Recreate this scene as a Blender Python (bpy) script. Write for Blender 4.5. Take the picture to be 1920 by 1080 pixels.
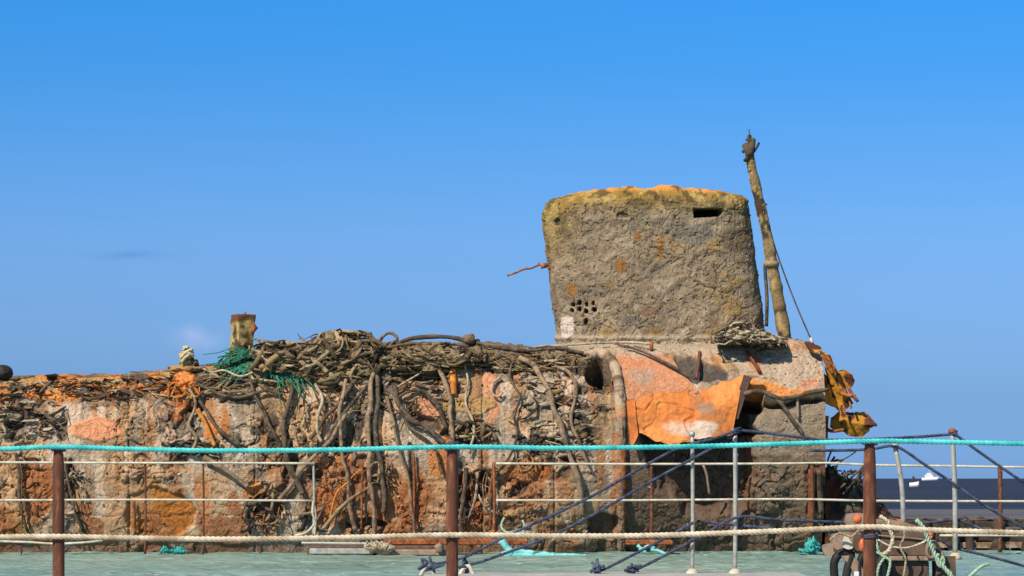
import bpy, math, random
import numpy as np
from mathutils import Vector
from mathutils.bvhtree import BVHTree

# ------------------------------------------------------------------ camera, sky, sun
scene = bpy.context.scene
for o in list(bpy.data.objects): bpy.data.objects.remove(o)
COL = scene.collection
H = 2.0                 # eye height above the water
F = 5444.0              # focal length in photograph pixels
YF = 77.2               # distance to the near side of the wreck
cam_d = bpy.data.cameras.new('camera'); cam = bpy.data.objects.new('camera', cam_d); COL.objects.link(cam)
cam.location = (0, 0, H); cam.rotation_euler = (math.radians(90), 0, 0)
cam_d.sensor_width = 36; cam_d.lens = 36*F/1920; cam_d.shift_y = 357/1920
cam_d.clip_start = 0.5; cam_d.clip_end = 60000
scene.camera = cam

SUN_AZ = math.radians(-143)     # from +Y towards +X : behind the camera, to the left
SUN_EL = math.radians(43)
sd = Vector((math.sin(SUN_AZ)*math.cos(SUN_EL), math.cos(SUN_AZ)*math.cos(SUN_EL), math.sin(SUN_EL)))
sun_d = bpy.data.lights.new('sun', 'SUN'); sun = bpy.data.objects.new('sun', sun_d); COL.objects.link(sun)
sun_d.energy = 5.0; sun_d.angle = math.radians(0.5); sun_d.color = (1.0, 0.88, 0.71)
sun.rotation_euler = (-sd).to_track_quat('-Z', 'Y').to_euler(); sun.location = (-20, 0, 30)

world = bpy.data.worlds.new('World'); scene.world = world; world.use_nodes = True
wn = world.node_tree; N = wn.nodes; L = wn.links
for n in list(N): N.remove(n)
wo = N.new('ShaderNodeOutputWorld'); bg = N.new('ShaderNodeBackground'); L.new(bg.outputs[0], wo.inputs[0])
sky = N.new('ShaderNodeTexSky'); sky.sky_type = 'NISHITA'; sky.sun_disc = False
sky.sun_elevation = SUN_EL; sky.sun_rotation = SUN_AZ
sky.air_density = 1.0; sky.dust_density = 0.3; sky.ozone_density = 2.0; sky.altitude = 0
tc = N.new('ShaderNodeTexCoord'); sep = N.new('ShaderNodeSeparateXYZ'); L.new(tc.outputs['Generated'], sep.inputs[0])
ramp = N.new('ShaderNodeValToRGB'); L.new(sep.outputs[2], ramp.inputs[0])
SKYRAMP = [(0.0, (0.22, 0.45, 1.13)), (0.0086, (0.22, 0.45, 1.13)), (0.027, (0.225, 0.42, 0.94)), (0.0454, (0.27, 0.47, 0.965)), (0.0637, (0.295, 0.51, 0.985)), (0.0821, (0.305, 0.55, 1.01)), (0.1097, (0.25, 0.565, 1.04)), (0.1372, (0.172, 0.575, 1.08)), (0.1629, (0.135, 0.60, 1.14)), (0.35, (0.55, 0.65, 0.85)), (1.0, (0.78, 0.76, 0.74))]
el = ramp.color_ramp.elements
el[0].position, el[0].color = SKYRAMP[0][0], (*SKYRAMP[0][1], 1)
el[1].position, el[1].color = SKYRAMP[-1][0], (*SKYRAMP[-1][1], 1)
for p, c in SKYRAMP[1:-1]:
    e = el.new(p); e.color = (*c, 1)
mul = N.new('ShaderNodeMixRGB'); mul.blend_type = 'MULTIPLY'; mul.inputs[0].default_value = 1
L.new(sky.outputs[0], mul.inputs[1]); L.new(ramp.outputs[0], mul.inputs[2])
# two faint wisps of cloud low in the sky
def wisp(prev, x, z, sx, sz, col, amt, rot=0.0, dist=0.012):
    mp = N.new('ShaderNodeMapping'); mp.vector_type = 'TEXTURE'
    mp.inputs['Location'].default_value = (x, 0, z); mp.inputs['Rotation'].default_value = (0, rot, 0); mp.inputs['Scale'].default_value = (sx, 1e3, sz)
    nz = N.new('ShaderNodeTexNoise'); nz.inputs['Scale'].default_value = 60; nz.inputs['Detail'].default_value = 5
    L.new(tc.outputs['Generated'], nz.inputs['Vector'])
    add = N.new('ShaderNodeMixRGB'); add.blend_type = 'LINEAR_LIGHT'; add.inputs[0].default_value = dist
    L.new(tc.outputs['Generated'], add.inputs[1]); L.new(nz.outputs['Color'], add.inputs[2]); L.new(add.outputs[0], mp.inputs[0])
    g = N.new('ShaderNodeTexGradient'); g.gradient_type = 'QUADRATIC_SPHERE'; L.new(mp.outputs[0], g.inputs[0])
    m = N.new('ShaderNodeMath'); m.operation = 'MULTIPLY'; m.inputs[1].default_value = amt; L.new(g.outputs[1], m.inputs[0])
    mx = N.new('ShaderNodeMixRGB'); L.new(m.outputs[0], mx.inputs[0]); L.new(prev, mx.inputs[1]); mx.inputs[2].default_value = (*col, 1)
    return mx.outputs[0]
o_ = wisp(mul.outputs[0], (372-960)/F, (897-636)/F, 0.014, 0.0075, (3.4, 4.6, 7.4), 0.8, -0.35, 0.008)
o_ = wisp(o_, (250-960)/F, (897-484)/F, 0.022, 0.0030, (0.85, 2.0, 5.0), 0.45, 0.0, 0.002)
L.new(o_, bg.inputs[0]); bg.inputs[1].default_value = 0.1
scene.view_settings.view_transform = 'Standard'; scene.view_settings.look = 'None'
scene.view_settings.exposure = 0.2; scene.view_settings.gamma = 1.0

# ------------------------------------------------------------------ helpers
random.seed(7)
R = np.random.default_rng(11)
TAB = R.random((48, 48, 48)).astype(np.float32)
def noise(P, sc, off=0.0):
    """smooth value noise of points P (...,3); sc = frequency (float or 3)"""
    q = P*np.array(sc, dtype=np.float64) + off*7.31 + 500
    i = np.floor(q).astype(np.int64); f = q - i; f = f*f*(3-2*f)
    i0 = i % 48; i1 = (i+1) % 48
    fx, fy, fz = f[..., 0], f[..., 1], f[..., 2]
    def T(a, b, c): return TAB[a[..., 0], b[..., 1], c[..., 2]]
    x00 = T(i0, i0, i0)*(1-fx)+T(i1, i0, i0)*fx; x10 = T(i0, i1, i0)*(1-fx)+T(i1, i1, i0)*fx
    x01 = T(i0, i0, i1)*(1-fx)+T(i1, i0, i1)*fx; x11 = T(i0, i1, i1)*(1-fx)+T(i1, i1, i1)*fx
    return (x00*(1-fy)+x10*fy)*(1-fz)+(x01*(1-fy)+x11*fy)*fz
def fbm(P, sc, off=0.0, o=4):
    s = 0; a = 1; t = 0
    for k in range(o):
        s = s + a*noise(P, np.array(sc)*2.03**k, off+k*3.7); t += a; a *= 0.5
    return s/t
def ridged(P, sc, off=0.0, o=3):
    s = 0; a = 1; t = 0
    for k in range(o):
        s = s + a*(1-np.abs(2*noise(P, np.array(sc)*2.1**k, off+k*5.1)-1)); t += a; a *= 0.5
    return s/t
def sst(a, b, x):
    t = np.clip((x-a)/(b-a), 0, 1); return t*t*(3-2*t)
def W(u, v, Y): return np.array([(u-960)*Y/F, Y, H-(v-897)*Y/F])
def px(P): return 960+P[..., 0]/P[..., 1]*F, 897-(P[..., 2]-H)/P[..., 1]*F

def tag(o, label=None, cat=None, group=None, kind=None):
    if label: o['label'] = label
    if cat: o['category'] = cat
    if group: o['group'] = group
    if kind: o['kind'] = kind
    return o
def thing(name, loc, label, cat, group=None):
    o = bpy.data.objects.new(name, None); COL.objects.link(o); o.location = tuple(loc); o.empty_display_size = 0.3
    return tag(o, label, cat, group)
def obj(name, V, faces, mat, parent=None, colors=None, smooth=True):
    """one mesh object; V in world coordinates"""
    V = np.asarray(V, dtype=np.float64).reshape(-1, 3)
    if parent is None:
        org = np.array([(V[:, 0].min()+V[:, 0].max())/2, (V[:, 1].min()+V[:, 1].max())/2, V[:, 2].min()])
    else:
        org = np.array(parent['_org']) if '_org' in parent else np.array(parent.location)
    me = bpy.data.meshes.new(name)
    me.from_pydata((V-org).tolist(), [], faces if isinstance(faces, list) else faces.tolist())
    if colors is not None:
        c = np.ones((len(V), 4), dtype=np.float32); c[:, :3] = np.asarray(colors).reshape(-1, 3)
        at = me.color_attributes.new('Col', 'FLOAT_COLOR', 'POINT'); at.data.foreach_set('color', c.ravel())
    if smooth: me.polygons.foreach_set('use_smooth', [True]*len(me.polygons))
    me.materials.append(mat); me.update()
    o = bpy.data.objects.new(name, me); COL.objects.link(o)
    if parent is None: o.location = org
    else:
        o.parent = parent
    ORG[o.name] = org
    return o
ORG = {}
def sub(name, V, faces, mat, parent, colors=None, smooth=True):
    """child of a mesh object (sub-part) or of an Empty, V in world coordinates"""
    V = np.asarray(V, dtype=np.float64).reshape(-1, 3)
    base = ORG[parent.name]
    me = bpy.data.meshes.new(name)
    me.from_pydata((V-base).tolist(), [], faces if isinstance(faces, list) else faces.tolist())
    if colors is not None:
        c = np.ones((len(V), 4), dtype=np.float32); c[:, :3] = np.asarray(colors).reshape(-1, 3)
        at = me.color_attributes.new('Col', 'FLOAT_COLOR', 'POINT'); at.data.foreach_set('color', c.ravel())
    if smooth: me.polygons.foreach_set('use_smooth', [True]*len(me.polygons))
    me.materials.append(mat)
    o = bpy.data.objects.new(name, me); COL.objects.link(o); o.parent = parent
    # every parent keeps its vertices relative to ORG and sits there, so a child at zero offset lines up
    ORG[o.name] = base
    return o

class MB:
    def __init__(s): s.v = []; s.f = []; s.c = []; s.n = 0
    def add(s, V, Fc, col=None):
        V = np.asarray(V, dtype=float).reshape(-1, 3); s.v.append(V)
        s.f += [tuple(int(i)+s.n for i in f) for f in Fc]; s.n += len(V)
        s.c.append(np.tile(np.array(col if col is not None else (0.3, 0.25, 0.2)), (len(V), 1)) if np.ndim(col) < 2 else np.asarray(col))
    def build(s, name, mat, parent=None, colors=False, smooth=True):
        V = np.concatenate(s.v); C_ = np.concatenate(s.c) if colors else None
        if parent is None: return obj(name, V, s.f, mat, None, C_, smooth)
        return sub(name, V, s.f, mat, parent, C_, smooth)
    def tube(s, P, r, n=8, col=None, cap=True):
        P = np.asarray(P, dtype=float); m = len(P)
        r = np.broadcast_to(np.asarray(r, dtype=float), (m,))
        T = np.gradient(P, axis=0); T /= np.linalg.norm(T, axis=1)[:, None]+1e-12
        up = np.array([0, 0, 1.0]) if abs(T[0][2]) < 0.9 else np.array([0, 1.0, 0])
        a = np.cross(T[0], up); a /= np.linalg.norm(a); V = []
        for i in range(m):
            a = a - T[i]*np.dot(a, T[i]); a /= np.linalg.norm(a)+1e-12; b = np.cross(T[i], a)
            for k in range(n):
                t = 2*math.pi*k/n; V.append(P[i]+r[i]*(math.cos(t)*a+math.sin(t)*b))
        Fc = [(i*n+k, i*n+(k+1) % n, (i+1)*n+(k+1) % n, (i+1)*n+k) for i in range(m-1) for k in range(n)]
        if cap: Fc += [tuple(range(n))[::-1], tuple((m-1)*n+k for k in range(n))]
        s.add(V, Fc, col)
    def box(s, lo, hi, col=None, b=0.0):
        x0, y0, z0 = lo; x1, y1, z1 = hi
        if b <= 0:
            V = [(x, y, z) for z in (z0, z1) for y in (y0, y1) for x in (x0, x1)]
            s.add(V, [(0, 2, 3, 1), (4, 5, 7, 6), (0, 1, 5, 4), (2, 6, 7, 3), (0, 4, 6, 2), (1, 3, 7, 5)], col); return
        # bevelled box: three stacked rings
        def ring(z, i): return [(x0+i, y0+b, z), (x0+b, y0+i, z), (x1-b, y0+i, z), (x1-i, y0+b, z), (x1-i, y1-b, z), (x1-b, y1-i, z), (x0+b, y1-i, z), (x0+i, y1-b, z)]
        V = ring(z0, b)+ring(z0+b, 0)+ring(z1-b, 0)+ring(z1, b)
        Fc = [(i*8+k, i*8+(k+1) % 8, i*8+8+(k+1) % 8, i*8+8+k) for i in range(3) for k in range(8)]
        s.add(V, Fc+[tuple(range(8))[::-1], tuple(range(24, 32))], col)
    def blob(s, c, r, n=14, amp=0.2, fr=2.0, col=None, off=0):
        c = np.array(c, float); r = np.broadcast_to(np.array(r, float), (3,))
        th = np.linspace(0, math.pi, n); ph = np.linspace(0, 2*math.pi, 2*n, endpoint=False)
        TH, PH = np.meshgrid(th, ph, indexing='ij')
        D = np.stack([np.sin(TH)*np.cos(PH), np.sin(TH)*np.sin(PH), np.cos(TH)], -1)
        k = 1+amp*(2*fbm(D+c*3, fr, off, 3)-1)
        V = c+D*r*k[..., None]; m = 2*n
        Fc = [(i*m+j, (i+1)*m+j, (i+1)*m+(j+1) % m, i*m+(j+1) % m) for i in range(n-1) for j in range(m)]
        s.add(V, Fc, col)

def catmull(P, per):
    """resample a control polyline smoothly; spacing about per"""
    P = np.asarray(P, float)
    if len(P) < 2: return P
    Q = np.vstack([2*P[0]-P[1], P, 2*P[-1]-P[-2]]); out = []
    for i in range(1, len(Q)-2):
        n = max(2, int(np.linalg.norm(Q[i+1]-Q[i])/per))
        for t in np.linspace(0, 1, n, endpoint=False):
            out.append(0.5*((2*Q[i])+(-Q[i-1]+Q[i+1])*t+(2*Q[i-1]-5*Q[i]+4*Q[i+1]-Q[i+2])*t*t+(-Q[i-1]+3*Q[i]-3*Q[i+1]+Q[i+2])*t**3))
    out.append(P[-1]); return np.array(out)
def grid_faces(r, c, wrap=False):
    i = np.arange(r-1)[:, None]; j = np.arange(c if wrap else c-1)[None, :]; j2 = (j+1) % c
    return np.stack(np.broadcast_arrays(i*c+j, i*c+j2, (i+1)*c+j2, (i+1)*c+j), -1).reshape(-1, 4)
def grid_normals(P):
    n = np.cross(np.gradient(P, axis=1), np.gradient(P, axis=0)); return n/(np.linalg.norm(n, axis=-1, keepdims=True)+1e-12)
def polysd(U, V, poly):
    """signed distance in px, negative inside"""
    d = np.full(U.shape, 1e9); ins = np.zeros(U.shape, bool); n = len(poly)
    for i in range(n):
        ax, ay = poly[i]; bx, by = poly[(i+1) % n]; ex, ey = bx-ax, by-ay
        t = np.clip(((U-ax)*ex+(V-ay)*ey)/(ex*ex+ey*ey+1e-9), 0, 1)
        d = np.minimum(d, np.hypot(U-ax-ex*t, V-ay-ey*t))
        c = ((ay > V) != (by > V)) & (U < (bx-ax)*(V-ay)/((by-ay) if by != ay else 1e-9)+ax); ins ^= c
    return np.where(ins, -d, d)

# ------------------------------------------------------------------ materials
def new_mat(name):
    m = bpy.data.materials.new(name); m.use_nodes = True; nt = m.node_tree
    return m, nt, nt.nodes['Principled BSDF']
def mat_crust(name, sc=1.0, bump=0.6, rough=0.9, var=0.36, spec=0.2):
    """colour comes from the mesh's own albedo attribute, broken up by noise"""
    m, nt, b = new_mat(name); n = nt.nodes; l = nt.links
    at = n.new('ShaderNodeAttribute'); at.attribute_name = 'Col'
    tcn = n.new('ShaderNodeTexCoord')
    n1 = n.new('ShaderNodeTexNoise'); n1.inputs['Scale'].default_value = 9*sc; n1.inputs['Detail'].default_value = 8; n1.inputs['Roughness'].default_value = 0.7; n1.inputs['Distortion'].default_value = 1.2
    n2 = n.new('ShaderNodeTexNoise'); n2.inputs['Scale'].default_value = 3.0*sc; n2.inputs['Detail'].default_value = 6; n2.inputs['Distortion'].default_value = 2.5
    l.new(tcn.outputs['Object'], n1.inputs['Vector']); l.new(tcn.outputs['Object'], n2.inputs['Vector'])
    mr = n.new('ShaderNodeMapRange'); mr.inputs[1].default_value = 0.3; mr.inputs[2].default_value = 0.7; mr.inputs[3].default_value = 1-var; mr.inputs[4].default_value = 1+var*0.6
    l.new(n1.outputs[0], mr.inputs[0])
    mm = n.new('ShaderNodeMixRGB'); mm.blend_type = 'MULTIPLY'; mm.inputs[0].default_value = 1
    l.new(at.outputs['Color'], mm.inputs[1]); l.new(mr.outputs[0], mm.inputs[2]); l.new(mm.outputs[0], b.inputs['Base Color'])
    b1 = n.new('ShaderNodeBump'); b1.inputs['Strength'].default_value = bump; b1.inputs['Distance'].default_value = 0.06; l.new(n1.outputs[0], b1.inputs['Height'])
    b2 = n.new('ShaderNodeBump'); b2.inputs['Strength'].default_value = bump*0.8; b2.inputs['Distance'].default_value = 0.12; l.new(n2.outputs[0], b2.inputs['Height']); l.new(b2.outputs[0], b1.inputs['Normal'])
    l.new(b1.outputs[0], b.inputs['Normal'])
    b.inputs['Roughness'].default_value = rough; b.inputs['Specular IOR Level'].default_value = spec
    return m
def mat_var(name, c1, c2, scale=10, bump=0.4, dist=0.02, rough=0.85, stretch=(1, 1, 1), lo=0.35, hi=0.65, c3=None, spec=0.25, metal=0.0):
    m, nt, b = new_mat(name); n = nt.nodes; l = nt.links
    tcn = n.new('ShaderNodeTexCoord'); mp = n.new('ShaderNodeMapping'); mp.inputs['Scale'].default_value = stretch
    l.new(tcn.outputs['Object'], mp.inputs[0])
    n1 = n.new('ShaderNodeTexNoise'); n1.inputs['Scale'].default_value = scale; n1.inputs['Detail'].default_value = 7; n1.inputs['Roughness'].default_value = 0.65; n1.inputs['Distortion'].default_value = 0.8
    l.new(mp.outputs[0], n1.inputs['Vector'])
    cr = n.new('ShaderNodeValToRGB'); cr.color_ramp.elements[0].position = lo; cr.color_ramp.elements[1].position = hi
    cr.color_ramp.elements[0].color = (*c1, 1); cr.color_ramp.elements[1].color = (*c2, 1)
    if c3: e = cr.color_ramp.elements.new((lo+hi)/2); e.color = (*c3, 1)
    l.new(n1.outputs[0], cr.inputs[0]); l.new(cr.outputs[0], b.inputs['Base Color'])
    bp = n.new('ShaderNodeBump'); bp.inputs['Strength'].default_value = bump; bp.inputs['Distance'].default_value = dist
    l.new(n1.outputs[0], bp.inputs['Height']); l.new(bp.outputs[0], b.inputs['Normal'])
    b.inputs['Roughness'].default_value = rough; b.inputs['Specular IOR Level'].default_value = spec; b.inputs['Metallic'].default_value = metal
    return m
M_hull = mat_crust('weathered_hull', 1.0, 0.8)
M_sail = mat_crust('encrusted_tower', 0.9, 0.45, var=.30)
M_debris = mat_crust('deck_debris', 2.0, 0.5)
M_plate = mat_crust('rusted_plate', 1.2, 0.35, 0.8, 0.3, 0.3)
M_hose = mat_var('old_hose', (0.09, 0.06, 0.04), (0.38, 0.27, 0.17), 5, 0.6, 0.03)
M_hose_dark = mat_var('dark_hose', (0.025, 0.019, 0.015), (0.16, 0.12, 0.08), 5, 0.6, 0.03)
M_hose_pale = mat_var('pale_rope', (0.18, 0.14, 0.09), (0.56, 0.47, 0.33), 7, 0.6, 0.03)
M_rust = mat_var('rust_steel', (0.10, 0.035, 0.018), (0.42, 0.15, 0.045), 6, 0.5, 0.02, c3=(0.24, 0.08, 0.03))
M_rust_bright = mat_var('bright_rust', (0.30, 0.10, 0.02), (0.72, 0.30, 0.05), 4, 0.5, 0.03)
M_net = mat_var('green_net', (0.008, 0.04, 0.028), (0.04, 0.27, 0.16), 9, 0.5, 0.02)
M_post = mat_var('brown_post_paint', (0.075, 0.034, 0.022), (0.27, 0.115, 0.06), 26, 0.6, 0.004, rough=0.75, stretch=(1, 1, 0.3), c3=(0.12, 0.045, 0.025))
M_teal = mat_var('teal_rope', (0.01, 0.36, 0.38), (0.12, 0.66, 0.64), 6, 0.3, 0.003, rough=0.5)
M_cream = mat_var('cream_rope', (0.34, 0.28, 0.18), (0.72, 0.65, 0.50), 9, 0.3, 0.003)
M_navy = mat_var('navy_rope', (0.015, 0.022, 0.045), (0.085, 0.11, 0.17), 12, 0.3, 0.004)
M_white = mat_var('white_rail', (0.42, 0.36, 0.26), (0.70, 0.66, 0.56), 3, 0.1, 0.004, rough=0.5)
M_galv = mat_var('galvanised', (0.28, 0.28, 0.25), (0.50, 0.50, 0.45), 8, 0.2, 0.003, rough=0.45, metal=0.2)
M_cyan = mat_var('cyan_cloth', (0.10, 0.45, 0.46), (0.30, 0.72, 0.72), 6, 0.4, 0.02)
M_mint = mat_var('mint_rope', (0.22, 0.34, 0.24), (0.42, 0.58, 0.42), 12, 0.3, 0.004)
M_timber = mat_var('dark_timber', (0.018, 0.013, 0.011), (0.09, 0.064, 0.048), 3, 0.7, 0.03, stretch=(1, 1, 2.5))
M_grey = mat_var('grey_deck', (0.30, 0.30, 0.28), (0.44, 0.44, 0.41), 4, 0.3, 0.01)
M_brownbox = mat_var('brown_steel_box', (0.07, 0.045, 0.033), (0.16, 0.105, 0.075), 6, 0.4, 0.01, rough=0.7)
M_tan = mat_var('tan_steel', (0.18, 0.125, 0.09), (0.36, 0.27, 0.20), 8, 0.4, 0.008, rough=0.7)
M_black = mat_var('black_rubber', (0.012, 0.012, 0.012), (0.04, 0.035, 0.03), 8, 0.3, 0.01, rough=0.6)
M_orange = mat_var('orange_float', (0.55, 0.12, 0.04), (0.75, 0.22, 0.09), 14, 0.2, 0.005, rough=0.6)
M_boatwhite = mat_var('boat_white', (0.7, 0.7, 0.7), (0.82, 0.82, 0.82), 1, 0.1, 0.01, rough=0.4)
M_boatdark = mat_var('boat_dark', (0.03, 0.035, 0.045), (0.07, 0.07, 0.08), 1, 0.1, 0.01)
M_bottle = mat_var('teal_tarp', (0.02, 0.22, 0.20), (0.07, 0.42, 0.38), 6, 0.4, 0.02)

# ------------------------------------------------------------------ water, sea, flats
def axis(segs):
    out = []
    for a, b, s in segs: out += list(np.arange(a, b, s))
    return np.array(out+[segs[-1][1]])
def water_mat(name, c1, c2, rough, spec, sc, bump, dist):
    m, nt, b = new_mat(name); n = nt.nodes; l = nt.links
    tcn = n.new('ShaderNodeTexCoord'); mp = n.new('ShaderNodeMapping'); mp.inputs['Scale'].default_value = (0.45, 1, 1); l.new(tcn.outputs['Object'], mp.inputs[0])
    n1 = n.new('ShaderNodeTexNoise'); n1.inputs['Scale'].default_value = sc; n1.inputs['Detail'].default_value = 5; n1.inputs['Distortion'].default_value = 0.6; l.new(mp.outputs[0], n1.inputs['Vector'])
    n2 = n.new('ShaderNodeTexNoise'); n2.inputs['Scale'].default_value = sc*0.12; n2.inputs['Detail'].default_value = 4; l.new(mp.outputs[0], n2.inputs['Vector'])
    cr = n.new('ShaderNodeMapRange'); cr.inputs[1].default_value = 0.35; cr.inputs[2].default_value = 0.65; l.new(n2.outputs[0], cr.inputs[0])
    mx = n.new('ShaderNodeMixRGB'); l.new(cr.outputs[0], mx.inputs[0]); mx.inputs[1].default_value = (*c1, 1); mx.inputs[2].default_value = (*c2, 1); l.new(mx.outputs[0], b.inputs['Base Color'])
    if name == 'harbour_water':      # pale flecks on the chop, sunlit glints put into the colour
        mp2 = n.new('ShaderNodeMapping'); mp2.inputs['Scale'].default_value = (1.3, 1.0, 1); l.new(tcn.outputs['Object'], mp2.inputs[0])
        n3 = n.new('ShaderNodeTexNoise'); n3.inputs['Scale'].default_value = 1.6; n3.inputs['Detail'].default_value = 6; n3.inputs['Roughness'].default_value = .7; l.new(mp2.outputs[0], n3.inputs['Vector'])
        r3 = n.new('ShaderNodeMapRange'); r3.inputs[1].default_value = .62; r3.inputs[2].default_value = .68; l.new(n3.outputs[0], r3.inputs[0])
        m3 = n.new('ShaderNodeMixRGB'); l.new(r3.outputs[0], m3.inputs[0]); l.new(mx.outputs[0], m3.inputs[1]); m3.inputs[2].default_value = (.5, .58, .52, 1); l.new(m3.outputs[0], b.inputs['Base Color'])
    bp = n.new('ShaderNodeBump'); bp.inputs['Strength'].default_value = bump; bp.inputs['Distance'].default_value = dist; l.new(n1.outputs[0], bp.inputs['Height']); l.new(bp.outputs[0], b.inputs['Normal'])
    b.inputs['Roughness'].default_value = rough; b.inputs['Specular IOR Level'].default_value = spec; b.inputs['IOR'].default_value = 1.33
    return m
M_harbour = water_mat('harbour_water', (0.165, 0.275, 0.24), (0.24, 0.37, 0.32), 0.25, 0.35, 2.2, 0.9, 0.2)
M_sea = water_mat('open_sea', (0.022, 0.030, 0.052), (0.040, 0.048, 0.074), 0.6, 0.06, 0.5, 0.6, 0.4)
M_flat = mat_var('wet_mud', (0.07, 0.075, 0.095), (0.15, 0.145, 0.15), 0.08, 0.4, 0.2, rough=0.8, stretch=(0.3, 1, 1), spec=0.05)
xs = axis([(-120, -17, 1.5), (-17, 17, 0.07), (17, 120, 1.5)]); ys = axis([(-15, 50, 0.8), (50, 84, 0.09)])
X, Y = np.meshgrid(xs, ys); P = np.stack([X, Y, X*0], -1)
wv = 0.040*(noise(P, (1.1, 2.2, 1), 1)-.5)*2+0.045*(ridged(P, (1.7, 3.4, 1), 4, 2)-.6)*2+0.012*(noise(P, (6, 9, 1), 9)-.5)
P[..., 2] = wv
tag(obj('harbour_water', P, grid_faces(*X.shape), M_harbour), kind='structure')
V = [(-20000, -200, -0.25), (20000, -200, -0.25), (20000, 45000, -0.25), (-20000, 45000, -0.25)]
tag(obj('open_sea', V, [(0, 1, 2, 3)], M_sea, smooth=False), kind='structure')
# wet flats beyond the jetty
xs = np.linspace(-200, 260, 240); ys = np.linspace(100, 215, 60); X, Y = np.meshgrid(xs, ys); P = np.stack([X, Y, X*0], -1)
edge = 1-np.abs((Y-157)/58)**3
P[..., 2] = -0.3+0.30*np.clip(edge+0.5*(fbm(P, 0.05, 3)-.5), 0, 1)+0.05*fbm(P, .4, 2)
tag(obj('tidal_flat', P, grid_faces(*X.shape), M_flat), kind='structure')
m = MB(); m.box((-9, -4, -1.0), (9, 12.4, 0.35), b=0.03)
tag(m.build('quay', M_grey, smooth=False), kind='structure')

# ------------------------------------------------------------------ the wreck : hull
VT = [(-400, 735), (-200, 722), (0, 716), (100, 712), (200, 712), (300, 704), (400, 690), (460, 672), (560, 664), (700, 657), (800, 652), (900, 654), (1000, 660), (1100, 658), (1180, 652), (1300, 648), (1430, 642), (1500, 640), (1535, 648), (1552, 660)]
PL = np.array([(0.7, -0.25), (0.30, 0), (0.02, .25), (0.0, .5), (0.12, .7), (0.42, .85), (0.85, .95), (1.4, 1.0), (3.0, 1.03), (5, 1.0), (6, .85), (6.4, .5), (6.3, 0), (6.0, -.25)])
PR = np.array([(2.0, -0.25), (1.15, 0), (0.35, .25), (0.02, .46), (0.0, .66), (0.30, .83), (0.85, .94), (1.5, 0.995), (3.0, 1.03), (5, 1.0), (6, .85), (6.4, .5), (6.3, 0), (6.0, -.25)])
def rows_profile(pr, ts):
    Q = np.vstack([2*pr[0]-pr[1], pr, 2*pr[-1]-pr[-2]]); i = np.minimum(ts.astype(int), len(pr)-2); t = (ts-i)[:, None]; i = i+1
    return 0.5*((2*Q[i])+(-Q[i-1]+Q[i+1])*t+(2*Q[i-1]-5*Q[i]+4*Q[i+1]-Q[i+2])*t*t+(-Q[i-1]+3*Q[i]-3*Q[i+1]+Q[i+2])*t**3)
def hull_grid(dx, nf):
    us = np.arange(-420, 1549.5, dx)
    ts = np.concatenate([np.linspace(0, 1, 8, endpoint=False), np.linspace(1, 7, nf, endpoint=False), np.linspace(7, 13, 60)])
    a = rows_profile(PL, ts)[:, None, :]; b = rows_profile(PR, ts)[:, None, :]
    k = sst(900, 1250, us)[None, :, None]; p = a*(1-k)+b*k
    zt = H+(897-np.interp(us, *np.array(VT).T))*(YF+1.4)/F
    Yv = YF+p[..., 0]; Xv = np.broadcast_to(((us-960)*YF/F)[None, :], Yv.shape)
    taper = 1-0.10*sst(300, -400, us)
    Zv = p[..., 1]*zt[None, :]
    return np.stack([Xv, Yv, Zv], -1)
SM = hull_grid(12, 60)          # coarse smooth copy, used only to find where things rest
bv = BVHTree.FromPolygons([tuple(x) for x in SM.reshape(-1, 3).tolist()], grid_faces(*SM.shape[:2]).tolist())
def hit(u, v):
    d = Vector(((u-960)/F, 1, -(v-897)/F)); d.normalize()
    r = bv.ray_cast(Vector((0, 0, H)), d)
    if r[0] is None: return None, None
    n = r[1]; n = -n if n.dot(d) > 0 else n
    return np.array(r[0]), np.array(n)

PALE = np.array((0.60, 0.46, 0.33)); GREY = np.array((0.46, 0.37, 0.275)); TAN = np.array((0.60, 0.37, 0.19))
RUST = np.array((0.54, 0.18, 0.05)); ORNG = np.array((0.72, 0.26, 0.065)); DARK = np.array((0.045, 0.035, 0.027)); SALM = np.array((0.74, 0.33, 0.17))
BRN = np.array((0.15, 0.10, 0.068)); OLIV = np.array((0.17, 0.13, 0.06)); DKRUST = np.array((0.17, 0.055, 0.022))
def lerp(C, c, k): return C*(1-k[..., None])+np.array(c)*k[..., None]
PG = hull_grid(1.35, 280)
U, Vp = px(PG)
nrm = grid_normals(PG)
front = nrm[..., 1] < 0
if front.mean() < 0.3: nrm = -nrm
# warp pixel coordinates a little so outlines are ragged
Uw = U+14*(fbm(PG, 2.2, 21, 3)-.5)*2; Vw = Vp+14*(fbm(PG, 2.2, 33, 3)-.5)*2
disp = 0.05*(fbm(PG, 0.9, 2, 3)-.5)*2
rg = ridged(PG, (1.9, 1.9, 1.9), 5, 3)
cr_mask = sst(0.44, 0.62, fbm(PG, 0.55, 14, 3))      # zones that are badly crumpled
cr_mask = np.clip(cr_mask*0.85+0.12, 0, 1)
disp += cr_mask*(0.07*(rg-0.62)*1.6+0.05*(fbm(PG, 5.5, 8, 3)-.5)*2)
disp += 0.022*(ridged(PG, 7.0, 17, 2)-.6)
def warpP(P, sc, a, off): return P+a*np.stack([fbm(P, sc, off+q*13, 2)-.5 for q in range(3)], -1)
WP = warpP(PG, 1.6, 0.9, 600)
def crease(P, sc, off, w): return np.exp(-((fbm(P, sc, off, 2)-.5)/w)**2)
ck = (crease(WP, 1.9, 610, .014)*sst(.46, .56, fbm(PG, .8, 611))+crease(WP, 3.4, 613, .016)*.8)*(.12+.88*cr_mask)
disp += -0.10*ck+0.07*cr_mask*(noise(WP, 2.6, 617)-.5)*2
cavity = np.clip(ck, 0, 1)
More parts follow.
